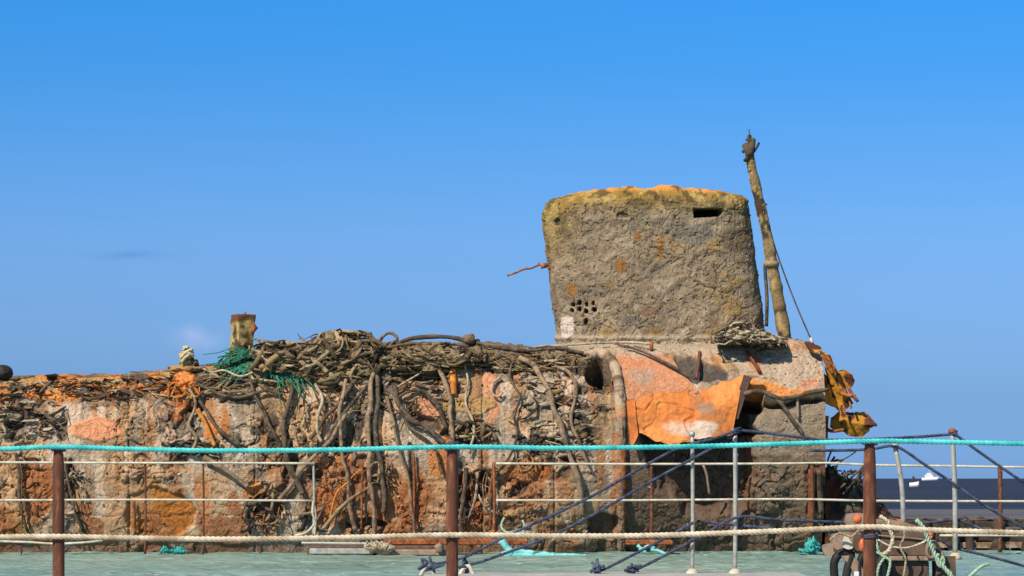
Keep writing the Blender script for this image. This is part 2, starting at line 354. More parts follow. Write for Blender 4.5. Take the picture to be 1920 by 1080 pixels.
# flaking craters
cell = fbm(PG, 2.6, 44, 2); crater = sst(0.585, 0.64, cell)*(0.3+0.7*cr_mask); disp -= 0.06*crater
C = np.broadcast_to(PALE, PG.shape).copy()
C = lerp(C, GREY, sst(0.42, 0.62, fbm(PG, 1.1, 50)))
C = lerp(C, TAN, 0.8*sst(0.48, 0.62, fbm(PG, (1.4, 1.4, 0.7), 61)))
C = lerp(C, (0.68, 0.57, 0.44), 0.5*sst(0.56, 0.66, fbm(PG, 1.9, 71)))
C = lerp(C, (0.46, .20, .075), 0.75*sst(0.585, 0.65, fbm(PG, (2.6, 1.0, 0.55), 81)))
C = lerp(C, OLIV, 0.5*sst(0.55, 0.7, fbm(PG, 1.3, 91)))
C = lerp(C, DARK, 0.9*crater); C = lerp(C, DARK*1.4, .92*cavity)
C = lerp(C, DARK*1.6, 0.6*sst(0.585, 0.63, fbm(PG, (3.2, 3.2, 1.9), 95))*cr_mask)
def patch(poly, col=None, amt=1.0, depth=0.0, soft=6, warp=1.0):
    global C, disp
    uu = U+(Uw-U)*warp; vv = Vp+(Vw-Vp)*warp
    d = polysd(uu, vv, poly); k = 1-sst(-soft/2, soft/2, d); k = np.where(nrm[..., 1] < 0.2, k, 0)
    if col is not None: C = lerp(C, col, k*amt)
    if depth: disp = disp-depth*k
def ell(u, v, a, b, col, amt=1.0, depth=0.0, soft=6, warp=1.0, rot=0):
    t = np.linspace(0, 2*math.pi, 14, endpoint=False); c, s = math.cos(math.radians(rot)), math.sin(math.radians(rot))
    patch([(u+a*math.cos(x)*c-b*math.sin(x)*s, v+a*math.cos(x)*s+b*math.sin(x)*c) for x in t], col, amt, depth, soft, warp)
C = lerp(C, (0.42, .17, .06), .55*sst(.60, .68, fbm(PG, (5.5, 1.0, .45), 181))*(1-sst(1150, 1200, U))); C = lerp(C, (.13, .10, .075), .5*sst(.61, .69, fbm(PG, (7.5, 1.0, .5), 187)))
# encrusted rusty band along the deck edge at the left
band = (1-sst(0, 16, Vw-np.interp(U, [0, 150, 300, 420, 520], [738, 745, 735, 722, 715])))*(1-sst(420, 600, U))
C = lerp(C, DARK*1.6, band*0.8); C = lerp(C, ORNG, band*sst(0.52, 0.6, fbm(PG, (1.6, 1.6, 3.5), 101)))
C = lerp(C, (0.42, 0.30, 0.14), band*0.8*sst(0.56, 0.62, fbm(PG, (2.0, 2.0, 5.0), 107)))
disp += band*(0.16*(ridged(PG, (1.5, 1.5, 4.5), 111, 3)-.5))
# growth band along the deck edge in the middle
band2 = (1-sst(0, 14, Vw-np.interp(U, [520, 700, 900, 1100], [715, 705, 690, 690])))*sst(430, 560, U)*(1-sst(1080, 1150, U))
C = lerp(C, (0.12, 0.095, 0.05), band2*0.75); disp += band2*0.22*(ridged(PG, 2.2, 121, 3)-.5)
# rust fields placed where the wreck has them
for u, v, a, b, col, amt, dep in [
    (182, 806, 48, 24, SALM, .95, -.04), (66, 925, 36, 42, DKRUST*1.6, .9, .05), (70, 900, 26, 16, RUST, .8, 0), (300, 962, 64, 52, (0.42, 0.155, 0.03), .97, .10), (286, 915, 26, 20, (0.36, .15, .03), .9, .03), (384, 935, 16, 52, RUST, .9, .03),
    (344, 718, 20, 17, ORNG*1.1, .95, -.12), (338, 755, 12, 34, RUST, .8, -.05), (422, 792, 10, 40, ORNG*.8, .6, 0), (243, 775, 7, 38, TAN, .8, 0), (262, 870, 28, 12, TAN, .7, 0),
    (395, 815, 14, 26, ORNG*.9, .8, 0), (110, 748, 12, 10, ORNG, .6, 0), (615, 925, 24, 66, RUST*.9, .9, .06), (650, 962, 16, 44, DKRUST*1.7, .9, .03), (590, 800, 14, 30, TAN, .8, 0),
    (480, 920, 26, 22, ORNG*.8, .8, 0), (478, 958, 10, 22, ORNG*.8, .8, 0), (745, 925, 18, 48, RUST*.9, .9, .05), (724, 950, 14, 22, (0.4, .15, .04), .9, 0), (795, 768, 26, 26, SALM*.9, .9, .03), (828, 862, 26, 34, ORNG*.75, .85, 0),
    (922, 742, 14, 52, SALM*.9, .85, 0), (985, 885, 50, 22, RUST*.9, .8, .03), (880, 758, 48, 16, (0.48, .30, .12), .8, -.05), (970, 790, 26, 30, TAN, .7, 0), (892, 940, 14, 46, RUST, .7, .1), (1155, 955, 14, 70, ORNG*.7, .75, -.03), (1155, 850, 12, 40, RUST, .7, 0),
    (60, 835, 30, 18, TAN, .7, 0), (30, 870, 22, 18, TAN*.9, .7, 0), (25, 985, 30, 26, (0.36, .2, .06), .8, 0), (80, 1020, 24, 12, (0.3, .12, .03), .8, 0), (640, 870, 24, 30, RUST, .8, 0), (1040, 990, 40, 14, DKRUST, .7, 0)]:
    ell(u, v, a, b, col, amt, dep)
lowL = sst(840, 900, Vw)*(1-sst(980, 1120, U)); C = lerp(C, (0.46, 0.26, 0.125), .65*lowL*sst(.45, .55, fbm(PG, (1.0, 1.0, .8), 161)))
C = lerp(C, (0.34, 0.13, 0.05), .8*lowL*sst(.52, .57, fbm(PG, (1.3, 1.0, .8), 163)))
# dark torn holes
for u, v, a, b, rot, dep in [(118, 800, 15, 26, 20, .35), (135, 905, 10, 60, 0, .22), (352, 840, 44, 14, 0, .3), (355, 770, 22, 18, -30, .25), (30, 790, 26, 12, 10, .2), (20, 820, 20, 12, 0, .15), (500, 955, 44, 36, 10, .45),
    (545, 870, 14, 50, 5, .3), (655, 820, 12, 40, 10, .3), (690, 985, 50, 12, 0, .3), (795, 790, 50, 14, 35, .3), (860, 820, 46, 16, 0, .3), (870, 930, 22, 60, 0, .35), (905, 910, 14, 30, 0, .35), (975, 915, 26, 12, -30, .2), (1085, 760, 24, 10, 20, .22),
    (1090, 790, 28, 9, 10, .22), (1095, 730, 14, 10, 0, .2), (1130, 985, 40, 30, 0, .35), (1060, 855, 22, 10, 0, .2), (790, 700, 60, 9, 0, .3), (450, 745, 50, 8, -5, .25), (590, 890, 14, 20, 0, .2), (930, 690, 46, 7, 0, .3), (1050, 685, 60, 7, 3, .3), (775, 880, 8, 70, -6, .2)]:
    ell(u, v, a*.78, b*.78, DARK*1.5, .8, dep*.6, soft=7, rot=rot)
# forward end: salmon bare plate, brown hollow under the flap with shade put into its colour, grey tank side
patch([(1152, 668), (1210, 662), (1262, 682), (1300, 712), (1312, 735), (1290, 745), (1240, 745), (1180, 758), (1176, 730), (1166, 700)], SALM*.82, .95, 0.0)
sm_ = 1-sst(-4, 10, polysd(U, Vp, [(1152, 662), (1215, 655), (1320, 712), (1316, 740), (1240, 750), (1176, 760), (1166, 700)])); disp *= 1-.75*sm_
ell(1200, 705, 26, 18, (0.42, .30, .22), .7)
patch([(1262, 676), (1300, 668), (1345, 690), (1360, 705), (1330, 716), (1300, 712), (1272, 690)], (0.06, .058, .06), .85, .14)
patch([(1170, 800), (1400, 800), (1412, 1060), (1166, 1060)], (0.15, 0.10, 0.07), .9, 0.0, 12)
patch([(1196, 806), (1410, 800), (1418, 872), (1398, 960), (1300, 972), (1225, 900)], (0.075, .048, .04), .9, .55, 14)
patch([(1380, 712), (1432, 735), (1424, 770), (1412, 792), (1432, 812), (1380, 822), (1364, 780)], (0.045, .032, .028), .97, .9, 6)  # gap beside the flap, its near-black shadow put into the colour too
patch([(1400, 812), (1425, 812), (1420, 960), (1398, 970)], DKRUST*1.3, .85, .08)
patch([(1395, 712), (1440, 722), (1480, 735), (1545, 725), (1545, 738), (1480, 748), (1430, 738), (1395, 725)], ORNG*1.05, .9, -.05)
patch([(1495, 712), (1535, 700), (1538, 722), (1495, 728)], SALM*.9, .8)
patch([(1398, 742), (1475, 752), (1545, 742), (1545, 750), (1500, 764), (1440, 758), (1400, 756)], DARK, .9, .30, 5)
patch([(1405, 760), (1560, 752), (1560, 880), (1420, 870), (1408, 820)], (0.27, .215, .155), .85, 0.04, 8)
patch([(1410, 850), (1560, 850), (1560, 1060), (1400, 1060)], (0.17, .125, .085), .75, 0, 20)
patch([(1515, 870), (1560, 868), (1560, 960), (1512, 965)], DKRUST, .9, .10)
patch([(1355, 655), (1535, 652), (1530, 712), (1400, 705)], (0.52, .41, .30), .8)
patch([(1040, 640), (1480, 634), (1400, 662), (1180, 668), (1040, 664)], (0.50, .40, .29), .7)
patch([(1398, 662), (1418, 668), (1432, 700), (1418, 700)], RUST, .7)
# arch opening and ring frame
ell(1123, 700, 24, 28, DARK, .95, .9, soft=5, warp=.3)
rk = np.clip(1-np.abs(U-np.interp(Vp, [668, 690, 730, 1050], [1128, 1150, 1163, 1165]))/9, 0, 1)*sst(668, 678, Vp)*(nrm[..., 1] < 0.2)
disp += 0.16*sst(0, .6, rk); C = lerp(C, (0.30, .22, .16), 0.7*sst(0, .6, rk))
# plate seams, slight steps between strakes
for uu in (242, 478, 716, 905, 1040): disp -= 0.07*np.exp(-((U+3*(fbm(PG, 1.5, 171)-.5)-uu)/2.0)**2); disp += .035*sst(uu-1, uu+2, U)*(1-sst(uu+2, uu+110, U))
for vv in (903, 968): disp -= 0.025*np.exp(-((Vw-vv)/2.4)**2)*(1-sst(1100, 1150, U))
# wet, stained foot at the waterline
wl = sst(1005, 1030, Vp+8*(fbm(PG, 3, 131)-.5)*2); C = lerp(C, BRN*.9, wl*.7)
low = sst(1080, 1230, U)*sst(830, 900, Vw); C = lerp(C, BRN, low*.5)  # lower right side turned browner from mid height down
disp = np.where(nrm[..., 1] < 0.6, disp, disp*0.4)
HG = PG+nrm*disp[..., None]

sub_loc = (float((500-960)*YF/F), YF+3.2, 0.0)
wreck = thing('submarine_wreck', sub_loc, 'rusting submarine wreck with a grey conning tower lying along the harbour water', 'submarine')
ORG[wreck.name] = np.array(sub_loc)
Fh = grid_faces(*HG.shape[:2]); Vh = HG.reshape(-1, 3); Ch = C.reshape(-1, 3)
# end caps
nr, nc = HG.shape[:2]
def cap(col):
    ringP = HG[:, col]; cen = ringP.mean(0); out = []; 
    for k in np.linspace(0.92, 0, 16): out.append(cen+(ringP-cen)*k)
    G = np.array([ringP]+out); pn = fbm(G, 2.0, 141, 4)
    G[1:, :, 0] += (0.35*(pn[1:]-.5))*np.sign(ringP[0, 0])
    return G
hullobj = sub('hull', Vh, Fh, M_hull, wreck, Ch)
for col in (nc-1, 0):
    G = cap(col); cc = np.broadcast_to(np.array((0.12, .08, .06)), G.shape).copy(); cc = lerp(cc, RUST, sst(.5, .6, fbm(G, 2, 151)))
    sub('end_bulkhead', G, grid_faces(*G.shape[:2]), M_hull, wreck, cc)

# ------------------------------------------------------------------ conning tower
YS = YF+3.1; HB = 1.05
LE = np.array([(690, 1050), (655, 1046), (600, 1041), (560, 1036), (500, 1029), (440, 1021), (405, 1017), (392, 1018), (380, 1023), (371, 1033), (364, 1050), (358, 1078), (353, 1120)])[::-1]
RE = np.array([(690, 1443), (640, 1438), (600, 1433), (500, 1422), (400, 1409), (380, 1406), (368, 1401), (361, 1393), (357, 1380), (353, 1350), (352, 1330)])[::-1]
vs = np.concatenate([np.linspace(690, 385, 290), np.linspace(384, 353, 50)])
lu = np.interp(vs, LE[:, 0], LE[:, 1]); ru = np.interp(vs, RE[:, 0], RE[:, 1])
zs = H-(vs-897)*(YS-HB)/F
hb = HB*np.sqrt(np.clip(1-np.clip((392-vs)/46, 0, 1)**2.6, 0.05, 1))
ang = np.concatenate([np.linspace(-math.pi, 0, 520, endpoint=False), np.linspace(0, math.pi, 120, endpoint=False)])   # front half = negative
n_e = 3.2
cx = np.sign(np.cos(ang))*np.abs(np.cos(ang))**(2/n_e); sy = np.sign(np.sin(ang))*np.abs(np.sin(ang))**(2/n_e)
Xl = (lu-960)*(YS-HB*.5)/F; Xr = (ru-960)*(YS-HB*.5)/F
G = np.zeros((len(vs), len(ang), 3))
G[..., 0] = ((Xl+Xr)/2)[:, None]+((Xr-Xl)/2)[:, None]*cx[None]; G[..., 1] = YS+hb[:, None]*sy[None]; G[..., 2] = zs[:, None]
# even out the spacing along the front by resampling each ring by arc length
ring = G[0]; seg = np.linalg.norm(np.diff(np.vstack([ring, ring[:1]]), axis=0), axis=1); s = np.concatenate([[0], np.cumsum(seg)])
nfr = 470; half = s[520]
tgt = np.concatenate([np.linspace(0, half, nfr, endpoint=False), np.linspace(half, s[-1], 110, endpoint=False)])
G = np.stack([np.stack([np.interp(tgt, s, np.append(row[:, k], row[0, k])) for k in range(3)], -1) for row in G])
rings = [G]; topc = G[-1].mean(0)
for k in np.linspace(0.93, 0.02, 26):
    t = topc+(G[-1]-topc)*k; t = t.copy(); t[:, 2] = G[-1][:, 2]+0.05*(1-k*k); rings.append(t[None])
G = np.concatenate(rings)
ns = grid_normals(G); ctr = np.array([G[..., 0].mean(), YS, G[..., 2].mean()])
if ((G-ctr)*ns).sum(-1).mean() < 0: ns = -ns
Us, Vs = px(G); fr = ns[..., 1] < 0.3
top = (1-sst(4, 58, Vs-352+10*(fbm(G, 1.2, 5)-.5)))
dS = 0.03*(fbm(G, 1.0, 201, 3)-.5)+0.05*(ridged(WPs := warpP(G, 1.6, .8, 631), (1.8, 1.8, 2.0), 203, 2)-.62)+0.022*(fbm(G, 7, 205, 3)-.5)*2+0.018*(ridged(G, 6.5, 207, 2)-.6)
WS = warpP(G, 2.2, .7, 620); ckS = crease(WS, 3.6, 623, .016)*sst(.42, .54, fbm(G, 1.1, 625))+.7*crease(WS, 6.5, 627, .02)
dS += 0.05*top*(ridged(G, 3.0, 209, 3)-.5)-.035*ckS+.035*(noise(WS, 3.6, 629)-.5)*2
for u_, a_, h_ in [(1168, 24, .10), (1100, 26, .05), (1252, 22, .08), (1310, 16, .03)]: dS += h_*np.exp(-((px(G)[0]-u_)/a_)**4)*(1-sst(352, 362, px(G)[1]))
CS = np.broadcast_to(np.array((0.295, .222, .145)), G.shape).copy()
CS = lerp(CS, (0.235, .185, .125), sst(.45, .6, fbm(G, 1.5, 211)))
CS = lerp(CS, (0.38, .30, .20), .7*sst(.54, .66, fbm(G, 2.6, 213)))
CS = lerp(CS, (0.30, .19, .06), .7*sst(.57, .68, fbm(G, 1.7, 215)))
# moss and rust near the top and at the left shoulder
CS = lerp(CS, (.12, .09, .055), .6*np.clip(ckS, 0, 1))
mo = np.clip(top*1.15+0.8*(1-sst(1020, 1110, Us+14*(fbm(G, 2, 7)-.5)))*(1-sst(400, 520, Vs)), 0, 1)
CS = lerp(CS, (0.28, .175, .035), mo*.9); CS = lerp(CS, (0.07, .055, .025), mo*.7*sst(.5, .6, fbm(G, 3.0, 221)))
CS = lerp(CS, (0.46, .34, .12), mo*.7*sst(.52, .6, fbm(G, 3.3, 223)))
rim = 1-sst(0, 9, Vs-np.interp(Us, [1010, 1040, 1080, 1150, 1420], [384, 366, 358, 353, 354])+6*(fbm(G, 2.2, 225)-.5)*2)
CS = lerp(CS, (0.80, .33, .06), rim*.97*sst(.15, .30, fbm(G, (.9, .9, 2.0), 227)))
CS = lerp(CS, (0.085, .06, .035), .75*sst(.56, .64, fbm(G, 4.0, 229))*np.clip(.35+mo, 0, 1))
def spatch(u, v, a, b, col, amt=1., dep=0., soft=3, wr=6, rot=0, poly=None):
    global CS, dS
    if poly is None:
        t = np.linspace(0, 2*math.pi, 16, endpoint=False); poly = [(u+a*math.cos(x), v+b*math.sin(x)) for x in t]
    d = polysd(Us+wr*(fbm(G, 4, 233)-.5)*2, Vs+wr*(fbm(G, 4, 239)-.5)*2, poly); k = np.where(fr, 1-sst(-soft/2, soft/2, d), 0)
    if col is not None: CS = lerp(CS, col, k*amt)
    if dep: dS = dS-dep*k
for u, v, a, b, cc in [(1238, 463, 8, 26, (0.33, .15, .03)), (1163, 500, 10, 13, (0.30, .13, .03)), (1195, 442, 8, 10, (0.28, .13, .03)), (1072, 543, 9, 14, (0.30, .14, .035)), (1215, 583, 16, 9, (0.21, .12, .08)), (1165, 515, 7, 5, (0.42, .34, .25)), (1180, 600, 24, 10, (.17, .145, .12)), (1380, 450, 30, 24, (.14, .10, .06)), (1300, 440, 40, 20, (.19, .165, .13))]:
    spatch(u, v, a, b, cc, .8, 0, 5)
spatch(0, 0, 0, 0, (0.02, .015, .012), 1, .75, 2.2, 1.5, poly=[(1300, 391), (1354, 391), (1357, 396), (1348, 406), (1302, 407)])
spatch(1045, 418, 6, 7, (0.10, .075, .04), .9, .10, 4, 5); spatch(1168, 405, 11, 6, (0.13, .10, .06), .85, .07, 5, 6); spatch(1170, 411, 12, 3, (0.42, .28, .13), .7, 0, 3, 4)
for i in range(4):
    for j in range(2): spatch(1074+i*13+R.normal(0, .9), 570+j*13+(i % 2)*-2+R.normal(0, .9), 3.5+R.normal(0, .5), 4.4+R.normal(0, .5), (0.045, .034, .024), .95, .16, 2.6, 4); spatch(1074+i*13, 577+j*13, 5, 2.2, (.46, .37, .25), .6, 0, 2, 3)
spatch(1099, 603, 4, 7, (0.04, .03, .02), .9, .12, 2, 1.5)
# faded white crest painted at the foot of the tower
WH = (0.60, .50, .44)
spatch(0, 0, 0, 0, WH, 1.0, -.012, 2, 2, poly=[(1053, 597), (1062, 592), (1076, 597), (1078, 610), (1077, 625), (1067, 636), (1055, 629), (1051, 612)])
for p in ([(1052, 606), (1076, 608), (1076, 610.5), (1052, 608.5)], [(1062, 612), (1065, 612), (1066, 628), (1063, 624)], [(1055, 618), (1060, 616), (1061, 622), (1057, 623)]):
    spatch(0, 0, 0, 0, (0.3, .24, .18), .6, 0, 1.2, 1, poly=p)
# whitish guano streak and base band
C_b = sst(622, 640, Vs+8*(fbm(G, 2, 251)-.5)); CS = lerp(CS, (0.50, .42, .31), C_b*.8); dS += 0.06*np.exp(-((Vs-634)/5)**2)
GS = G+ns*dS[..., None]
tower = sub('conning_tower', GS, grid_faces(*GS.shape[:2], wrap=True), M_sail, wreck, CS)

# snapped rod at the left of the tower
m = MB(); Yq = YS-.4
m.tube(catmull([W(1040, 499, Yq), W(1022, 497, Yq), W(1010, 497, Yq), W(996, 503, Yq), W(982, 505, Yq), W(968, 511, Yq), W(951, 517, Yq)], .05), np.linspace(.045, .012, 99)[:1].repeat(1) if False else .028, 7)
m.tube([W(1012, 498, Yq), W(1009, 490, Yq)], .02, 6); m.tube([W(1026, 497, Yq), W(1014, 500, Yq)], .07, 7); m.tube([W(984, 505, Yq), W(988, 500, Yq)], .014, 5)
m.build('snapped_rod', M_rust, tower)

# leaning mast
YM = YF+2.3
m = MB()
def lumpy(P, r, fr=1.2, amp=.18, off=0):
    P = np.asarray(P); return r*(1+amp*(fbm(P, fr*3, off, 3)-.5)*2)
low_ = catmull([W(1474, 650, YM), W(1466, 600, YM), W(1456, 545, YM), W(1447, 492, YM)], .05)
upp = catmull([W(1448, 500, YM), W(1438, 440, YM), W(1422, 370, YM), W(1409, 310, YM), W(1405, 285, YM)], .04)
pc = lambda P, o: lerp(lerp(np.broadcast_to(np.array((.27, .185, .085)), (len(P)*12, 3)).copy(), (.07, .045, .03), sst(.45, .6, fbm(np.repeat(P, 12, 0), 3.5, o))), (.50, .37, .17), .8*sst(.54, .62, fbm(np.repeat(P, 12, 0)+np.tile(np.arange(12)[:, None]*.1, (len(P), 1)), 5, o+3)))
m.tube(low_, lumpy(low_, .175, amp=.25), 12, pc(low_, 3)); m.tube(upp, lumpy(upp, np.linspace(.15, .125, len(upp)), amp=.3, off=4), 12, pc(upp, 5))
for k in range(70):
    t = random.random(); Q = upp if random.random() < .6 else low_; c = Q[int(t*(len(Q)-1))]; a = random.uniform(0, 6.28); rr = .125
    m.blob(c+np.array([math.cos(a)*rr, math.sin(a)*rr, 0]), random.uniform(.02, .045), 5, .5, 3, random.choice([(.42, .3, .13), (.1, .07, .04), (.5, .4, .2)]), k)
mast = m.build('mast', M_debris, wreck, True)
m = MB()
m.tube([W(1446, 500, YM), W(1446.5, 490, YM)], .215, 14, (.36, .27, .15)); m.build('collar', M_debris, mast, True)
m = MB()
for a, b, r in [((1405, 292), (1397, 272), .10), ((1405, 290), (1410, 262), .11), ((1411, 288), (1423, 268), .035), ((1404, 275), (1405, 255), .06), ((1404, 260), (1404, 243), .018), ((1392, 285), (1408, 272), .05), ((1396, 302), (1404, 290), .05), ((1394, 276), (1412, 266), .045), ((1399, 262), (1412, 263), .035)]:
    m.tube(catmull([W(*a, YM-.1), W((a[0]+b[0])/2+1, (a[1]+b[1])/2, YM-.15), W(*b, YM-.05)], .06), r, 7, random.choice([(.12, .09, .06), (.07, .05, .03), (.25, .19, .12)]))
m.build('torn_head', M_debris, mast, True)
m = MB(); m.tube(catmull([W(1437, 612, YM+.2), W(1438, 560, YM+.2), W(1434, 500, YM+.2)], .1), .05, 6); m.build('ladder_rail', M_hose_dark, mast)
m = MB(); m.tube(catmull([W(1434, 380, YM-.1), W(1443, 430, YM), W(1462, 490, YM), W(1490, 565, YM), W(1522, 640, YM)], .15), .022, 5)
m.tube([W(1434, 380, YM-.15), W(1438, 384, YM-.2)], .02, 5)
m.build('stay_wire', M_hose_dark, mast)
m = MB(); m.tube([W(1520, 633, YM), W(1524, 646, YM)], .04, 6); m.build('wire_shackle', M_white, mast)

# ------------------------------------------------------------------ torn plates
def loft(name, topc, botc, mat, parent, out_t, out_b, nu=60, nv=36, col=None, amp=.08, thick=.03, bulge=0., Yfix=None, seed=0, under=0.0):
    """a curled steel plate between two px polylines; out_* is the stand-off from the hull in m"""
    A = catmull([(*p, 0) for p in topc], 4); B = catmull([(*p, 0) for p in botc], 4)
    def rs(Q): i = np.linspace(0, len(Q)-1, nu); return np.stack([np.interp(i, np.arange(len(Q)), Q[:, k]) for k in (0, 1)], -1)
    A, B = rs(A), rs(B); P = np.zeros((nv, nu, 3)); Yprev = YF+.3
    for i in range(nv):
        t = i/(nv-1)
        for j in range(nu):
            u, v = A[j]*(1-t)+B[j]*t
            eg = (t**3+(1-t)**3)*5*(noise(np.array([u*.05, v*.05+seed, t*.5]), 1.6, 9)-.5)*2+2.5*(noise(np.array([u*.2, v*.2, seed]), 1.0, 4)-.5); v += eg*(1 if nu > 40 else .5)
            if Yfix is None:
                h, _ = hit(u, v); Yb = h[1] if h is not None else Yprev; Yprev = Yb
            else: Yb = Yfix(j/(nu-1), t)
            o = out_t*(1-t)+out_b*t+bulge*math.sin(math.pi*j/(nu-1))*t*t
            P[i, j] = W(u, v, Yb-o)
    nn = grid_normals(P); 
    if nn[..., 1].mean() > 0: nn = -nn
    WPq = warpP(P, 1.3, .8, 640+seed); d = amp*(fbm(WPq, 1.2, 300+seed, 4)-.5)*2+amp*.5*(ridged(P, 3.0, 305+seed, 2)-.6)-amp*.5*crease(WPq, 1.2, 642+seed, .02)
    P = P+nn*d[..., None]
    if thick:
        Q = P-nn*thick; nV = nv*nu; fa = grid_faces(nv, nu).tolist(); fb = [[x+nV for x in f[::-1]] for f in fa]; ed = []
        for j in range(nu-1): ed += [[j, j+1, nV+j+1, nV+j], [(nv-1)*nu+j+1, (nv-1)*nu+j, nV+(nv-1)*nu+j, nV+(nv-1)*nu+j+1]]
        for i in range(nv-1): ed += [[(i+1)*nu, i*nu, nV+i*nu, nV+(i+1)*nu], [i*nu+nu-1, (i+1)*nu+nu-1, nV+(i+1)*nu+nu-1, nV+i*nu+nu-1]]
        V_ = np.concatenate([P.reshape(-1, 3), Q.reshape(-1, 3)]); F_ = fa+fb+ed
    CC = col(V_); return sub(name, V_, F_, mat, parent, CC)
def c_flap(V):
    c = np.broadcast_to(np.array((.60, .195, .045)), V.shape).copy()
    c = lerp(c, (.70, .27, .075), sst(.45, .6, fbm(V, 1.3, 311))); c = lerp(c, (.40, .155, .05), .8*sst(.54, .62, fbm(V, 2.2, 313)))
    c = lerp(c, (.26, .17, .12), .7*sst(.60, .68, fbm(V, 1.1, 317))); q = V-W(1290, 806, YF); e_ = (q[:, 0]/1.0)**2+(q[:, 2]/.24)**2; q2 = V-W(1320, 765, YF); e2 = (q2[:, 0]/.3)**2+(q2[:, 2]/.18)**2
    c = lerp(c, (.66, .56, .46), .8*(1-sst(.3, 1.2, e_+2.5*(fbm(V, 2.2, 319)-.5)))); c = lerp(c, (.3, .2, .14), .8*(1-sst(.3, 1.1, e2+1.6*(fbm(V, 2.2, 320)-.5)))); return c
def c_torn(V):
    c = np.broadcast_to(np.array((.16, .055, .02)), V.shape).copy()
    c = lerp(c, (.55, .25, .03), sst(.44, .52, fbm(V, (2.2, 2.2, 1.2), 321))); c = lerp(c, (.09, .035, .02), sst(.55, .6, fbm(V, 2.0, 325))); return c
flap = loft('torn_plate', [(1176, 753), (1200, 748), (1240, 735), (1290, 731), (1340, 722), (1380, 708), (1394, 703)], [(1190, 806), (1212, 818), (1236, 828), (1268, 830), (1296, 824), (1330, 820), (1372, 818)], M_plate, wreck, .05, .20, 130, 80, c_flap, .11, .03, .26)
flap['label'] = 'large bright orange curled plate'
loft('torn_plate', [(1174, 752), (1180, 750), (1190, 748)], [(1182, 838), (1190, 830), (1196, 815)], M_plate, wreck, .1, .3, 16, 30, lambda V: c_flap(V)*np.array((.85, .75, .7)), .05, .03)
loft('bent_strip', [(1395, 703), (1408, 708)], [(1368, 782), (1384, 786)], M_plate, wreck, .08, .12, 10, 36, lambda V: np.broadcast_to(np.array((.08, .045, .035)), V.shape), .07, .03)
# torn orange plates at the right end
yb = YF+.9
loft('hanging_plate', [(1534, 652), (1541, 664), (1553, 668)], [(1566, 764), (1582, 770), (1600, 756)], M_plate, wreck, 0, 0, 26, 60, c_torn, .10, .03, 0, lambda s, t: yb-.5*s+.2*t, 3)
loft('hanging_plate', [(1532, 690), (1546, 700), (1560, 706)], [(1545, 752), (1560, 762), (1578, 760)], M_plate, wreck, 0, 0, 20, 30, c_torn, .10, .03, 0, lambda s, t: yb-.2+.3*s, 9)
loft('hanging_plate', [(1560, 698), (1580, 694), (1596, 700)], [(1575, 720), (1592, 730), (1602, 714)], M_plate, wreck, 0, 0, 20, 20, c_torn, .06, .03, 0, lambda s, t: yb+.1-.4*s, 5)
loft('hanging_plate', [(1558, 783), (1575, 774), (1600, 770), (1622, 771), (1646, 794)], [(1556, 800), (1580, 806), (1596, 818), (1620, 818), (1642, 800)], M_plate, wreck, 0, 0, 50, 24, lambda V: c_torn(V)*.8, .08, .03, 0, lambda s, t: yb-.1+.5*abs(t-.5)-.3*s, 7)
loft('hanging_plate', [(1508, 642), (1525, 643), (1540, 652)], [(1516, 655), (1528, 662), (1540, 656)], M_plate, wreck, 0, 0, 16, 12, c_torn, .03, .03, 0, lambda s, t: YF+1.0-.3*t, 8)
for a, b, r in [((1540, 665), (1562, 700), .05), ((1548, 668), (1566, 694), .03), ((1575, 735), (1598, 742), .06), ((1590, 725), (1608, 752), .05), ((1585, 735), (1596, 765), .03), ((1545, 800), (1582, 806), .05), ((1550, 780), (1548, 830), .06), ((1582, 760), (1586, 778), .035), ((1594, 740), (1604, 750), .03)]:
    A_ = np.array(W(*a, yb-.3)); B_ = np.array(W(*b, yb-.5)); mid = (A_+B_)/2+R.normal(0, .05, 3); m = MB(); m.tube(catmull([A_, mid, B_], .06), r, 6); m.build('torn_bracket', M_rust, wreck)
# frames and brackets that stand proud of the side
def on(u, v, off):
    h, n = hit(u, v)
    if h is None: return W(u, v, YF+1.2)
    return h+n*off
for pts, r, mt, nm in [([(848, 662), (849, 700), (851, 742)], .09, M_rust_bright, 'bracket'), ([(1312, 664), (1309, 690), (1306, 712)], .05, M_post, 'bracket'), ([(1222, 642), (1221, 660)], .05, M_rust, 'bracket'), ([(1400, 664), (1416, 686), (1424, 700)], .05, M_post, 'bracket'),
                       ([(1168, 835), (1168, 900), (1166, 1010)], .09, M_rust, 'frame_rib'), ([(1380, 850), (1378, 930), (1372, 1000)], .06, M_tan, 'frame_rib'), ([(1495, 745), (1496, 785)], .04, M_tan, 'bracket'),
                       ([(1522, 880), (1520, 1000)], .10, M_rust, 'frame_rib'), ([(1535, 880), (1540, 960)], .08, M_hose_dark, 'frame_rib'), ([(1318, 870), (1325, 890), (1330, 925)], .035, M_tan, 'bracket'), ([(252, 940), (254, 1000)], .035, M_rust, 'frame_rib')]:
    m = MB(); Q = np.array([on(u, v, r*.6+.03) for u, v in pts]); m.tube(catmull(Q, .08), r, 8); m.build(nm, mt, wreck)

m = MB(); Q = catmull(np.array([on(u, v, .02) for u, v in [(1102, 672), (1122, 664), (1142, 672), (1154, 692), (1160, 722), (1164, 770), (1166, 838)]]), .06)
cq = np.repeat(lerp(lerp(np.broadcast_to(np.array((.48, .37, .25)), Q.shape).copy(), (.16, .11, .075), sst(.5, .6, fbm(Q, 2.4, 811))), (.6, .26, .1), .7*sst(.56, .62, fbm(Q, 1.6, 813))), 12, 0)
m.tube(Q, lumpy(Q, .15, 1.2, .3, 5), 12, cq); m.build('collar_ring', M_debris, wreck, True)
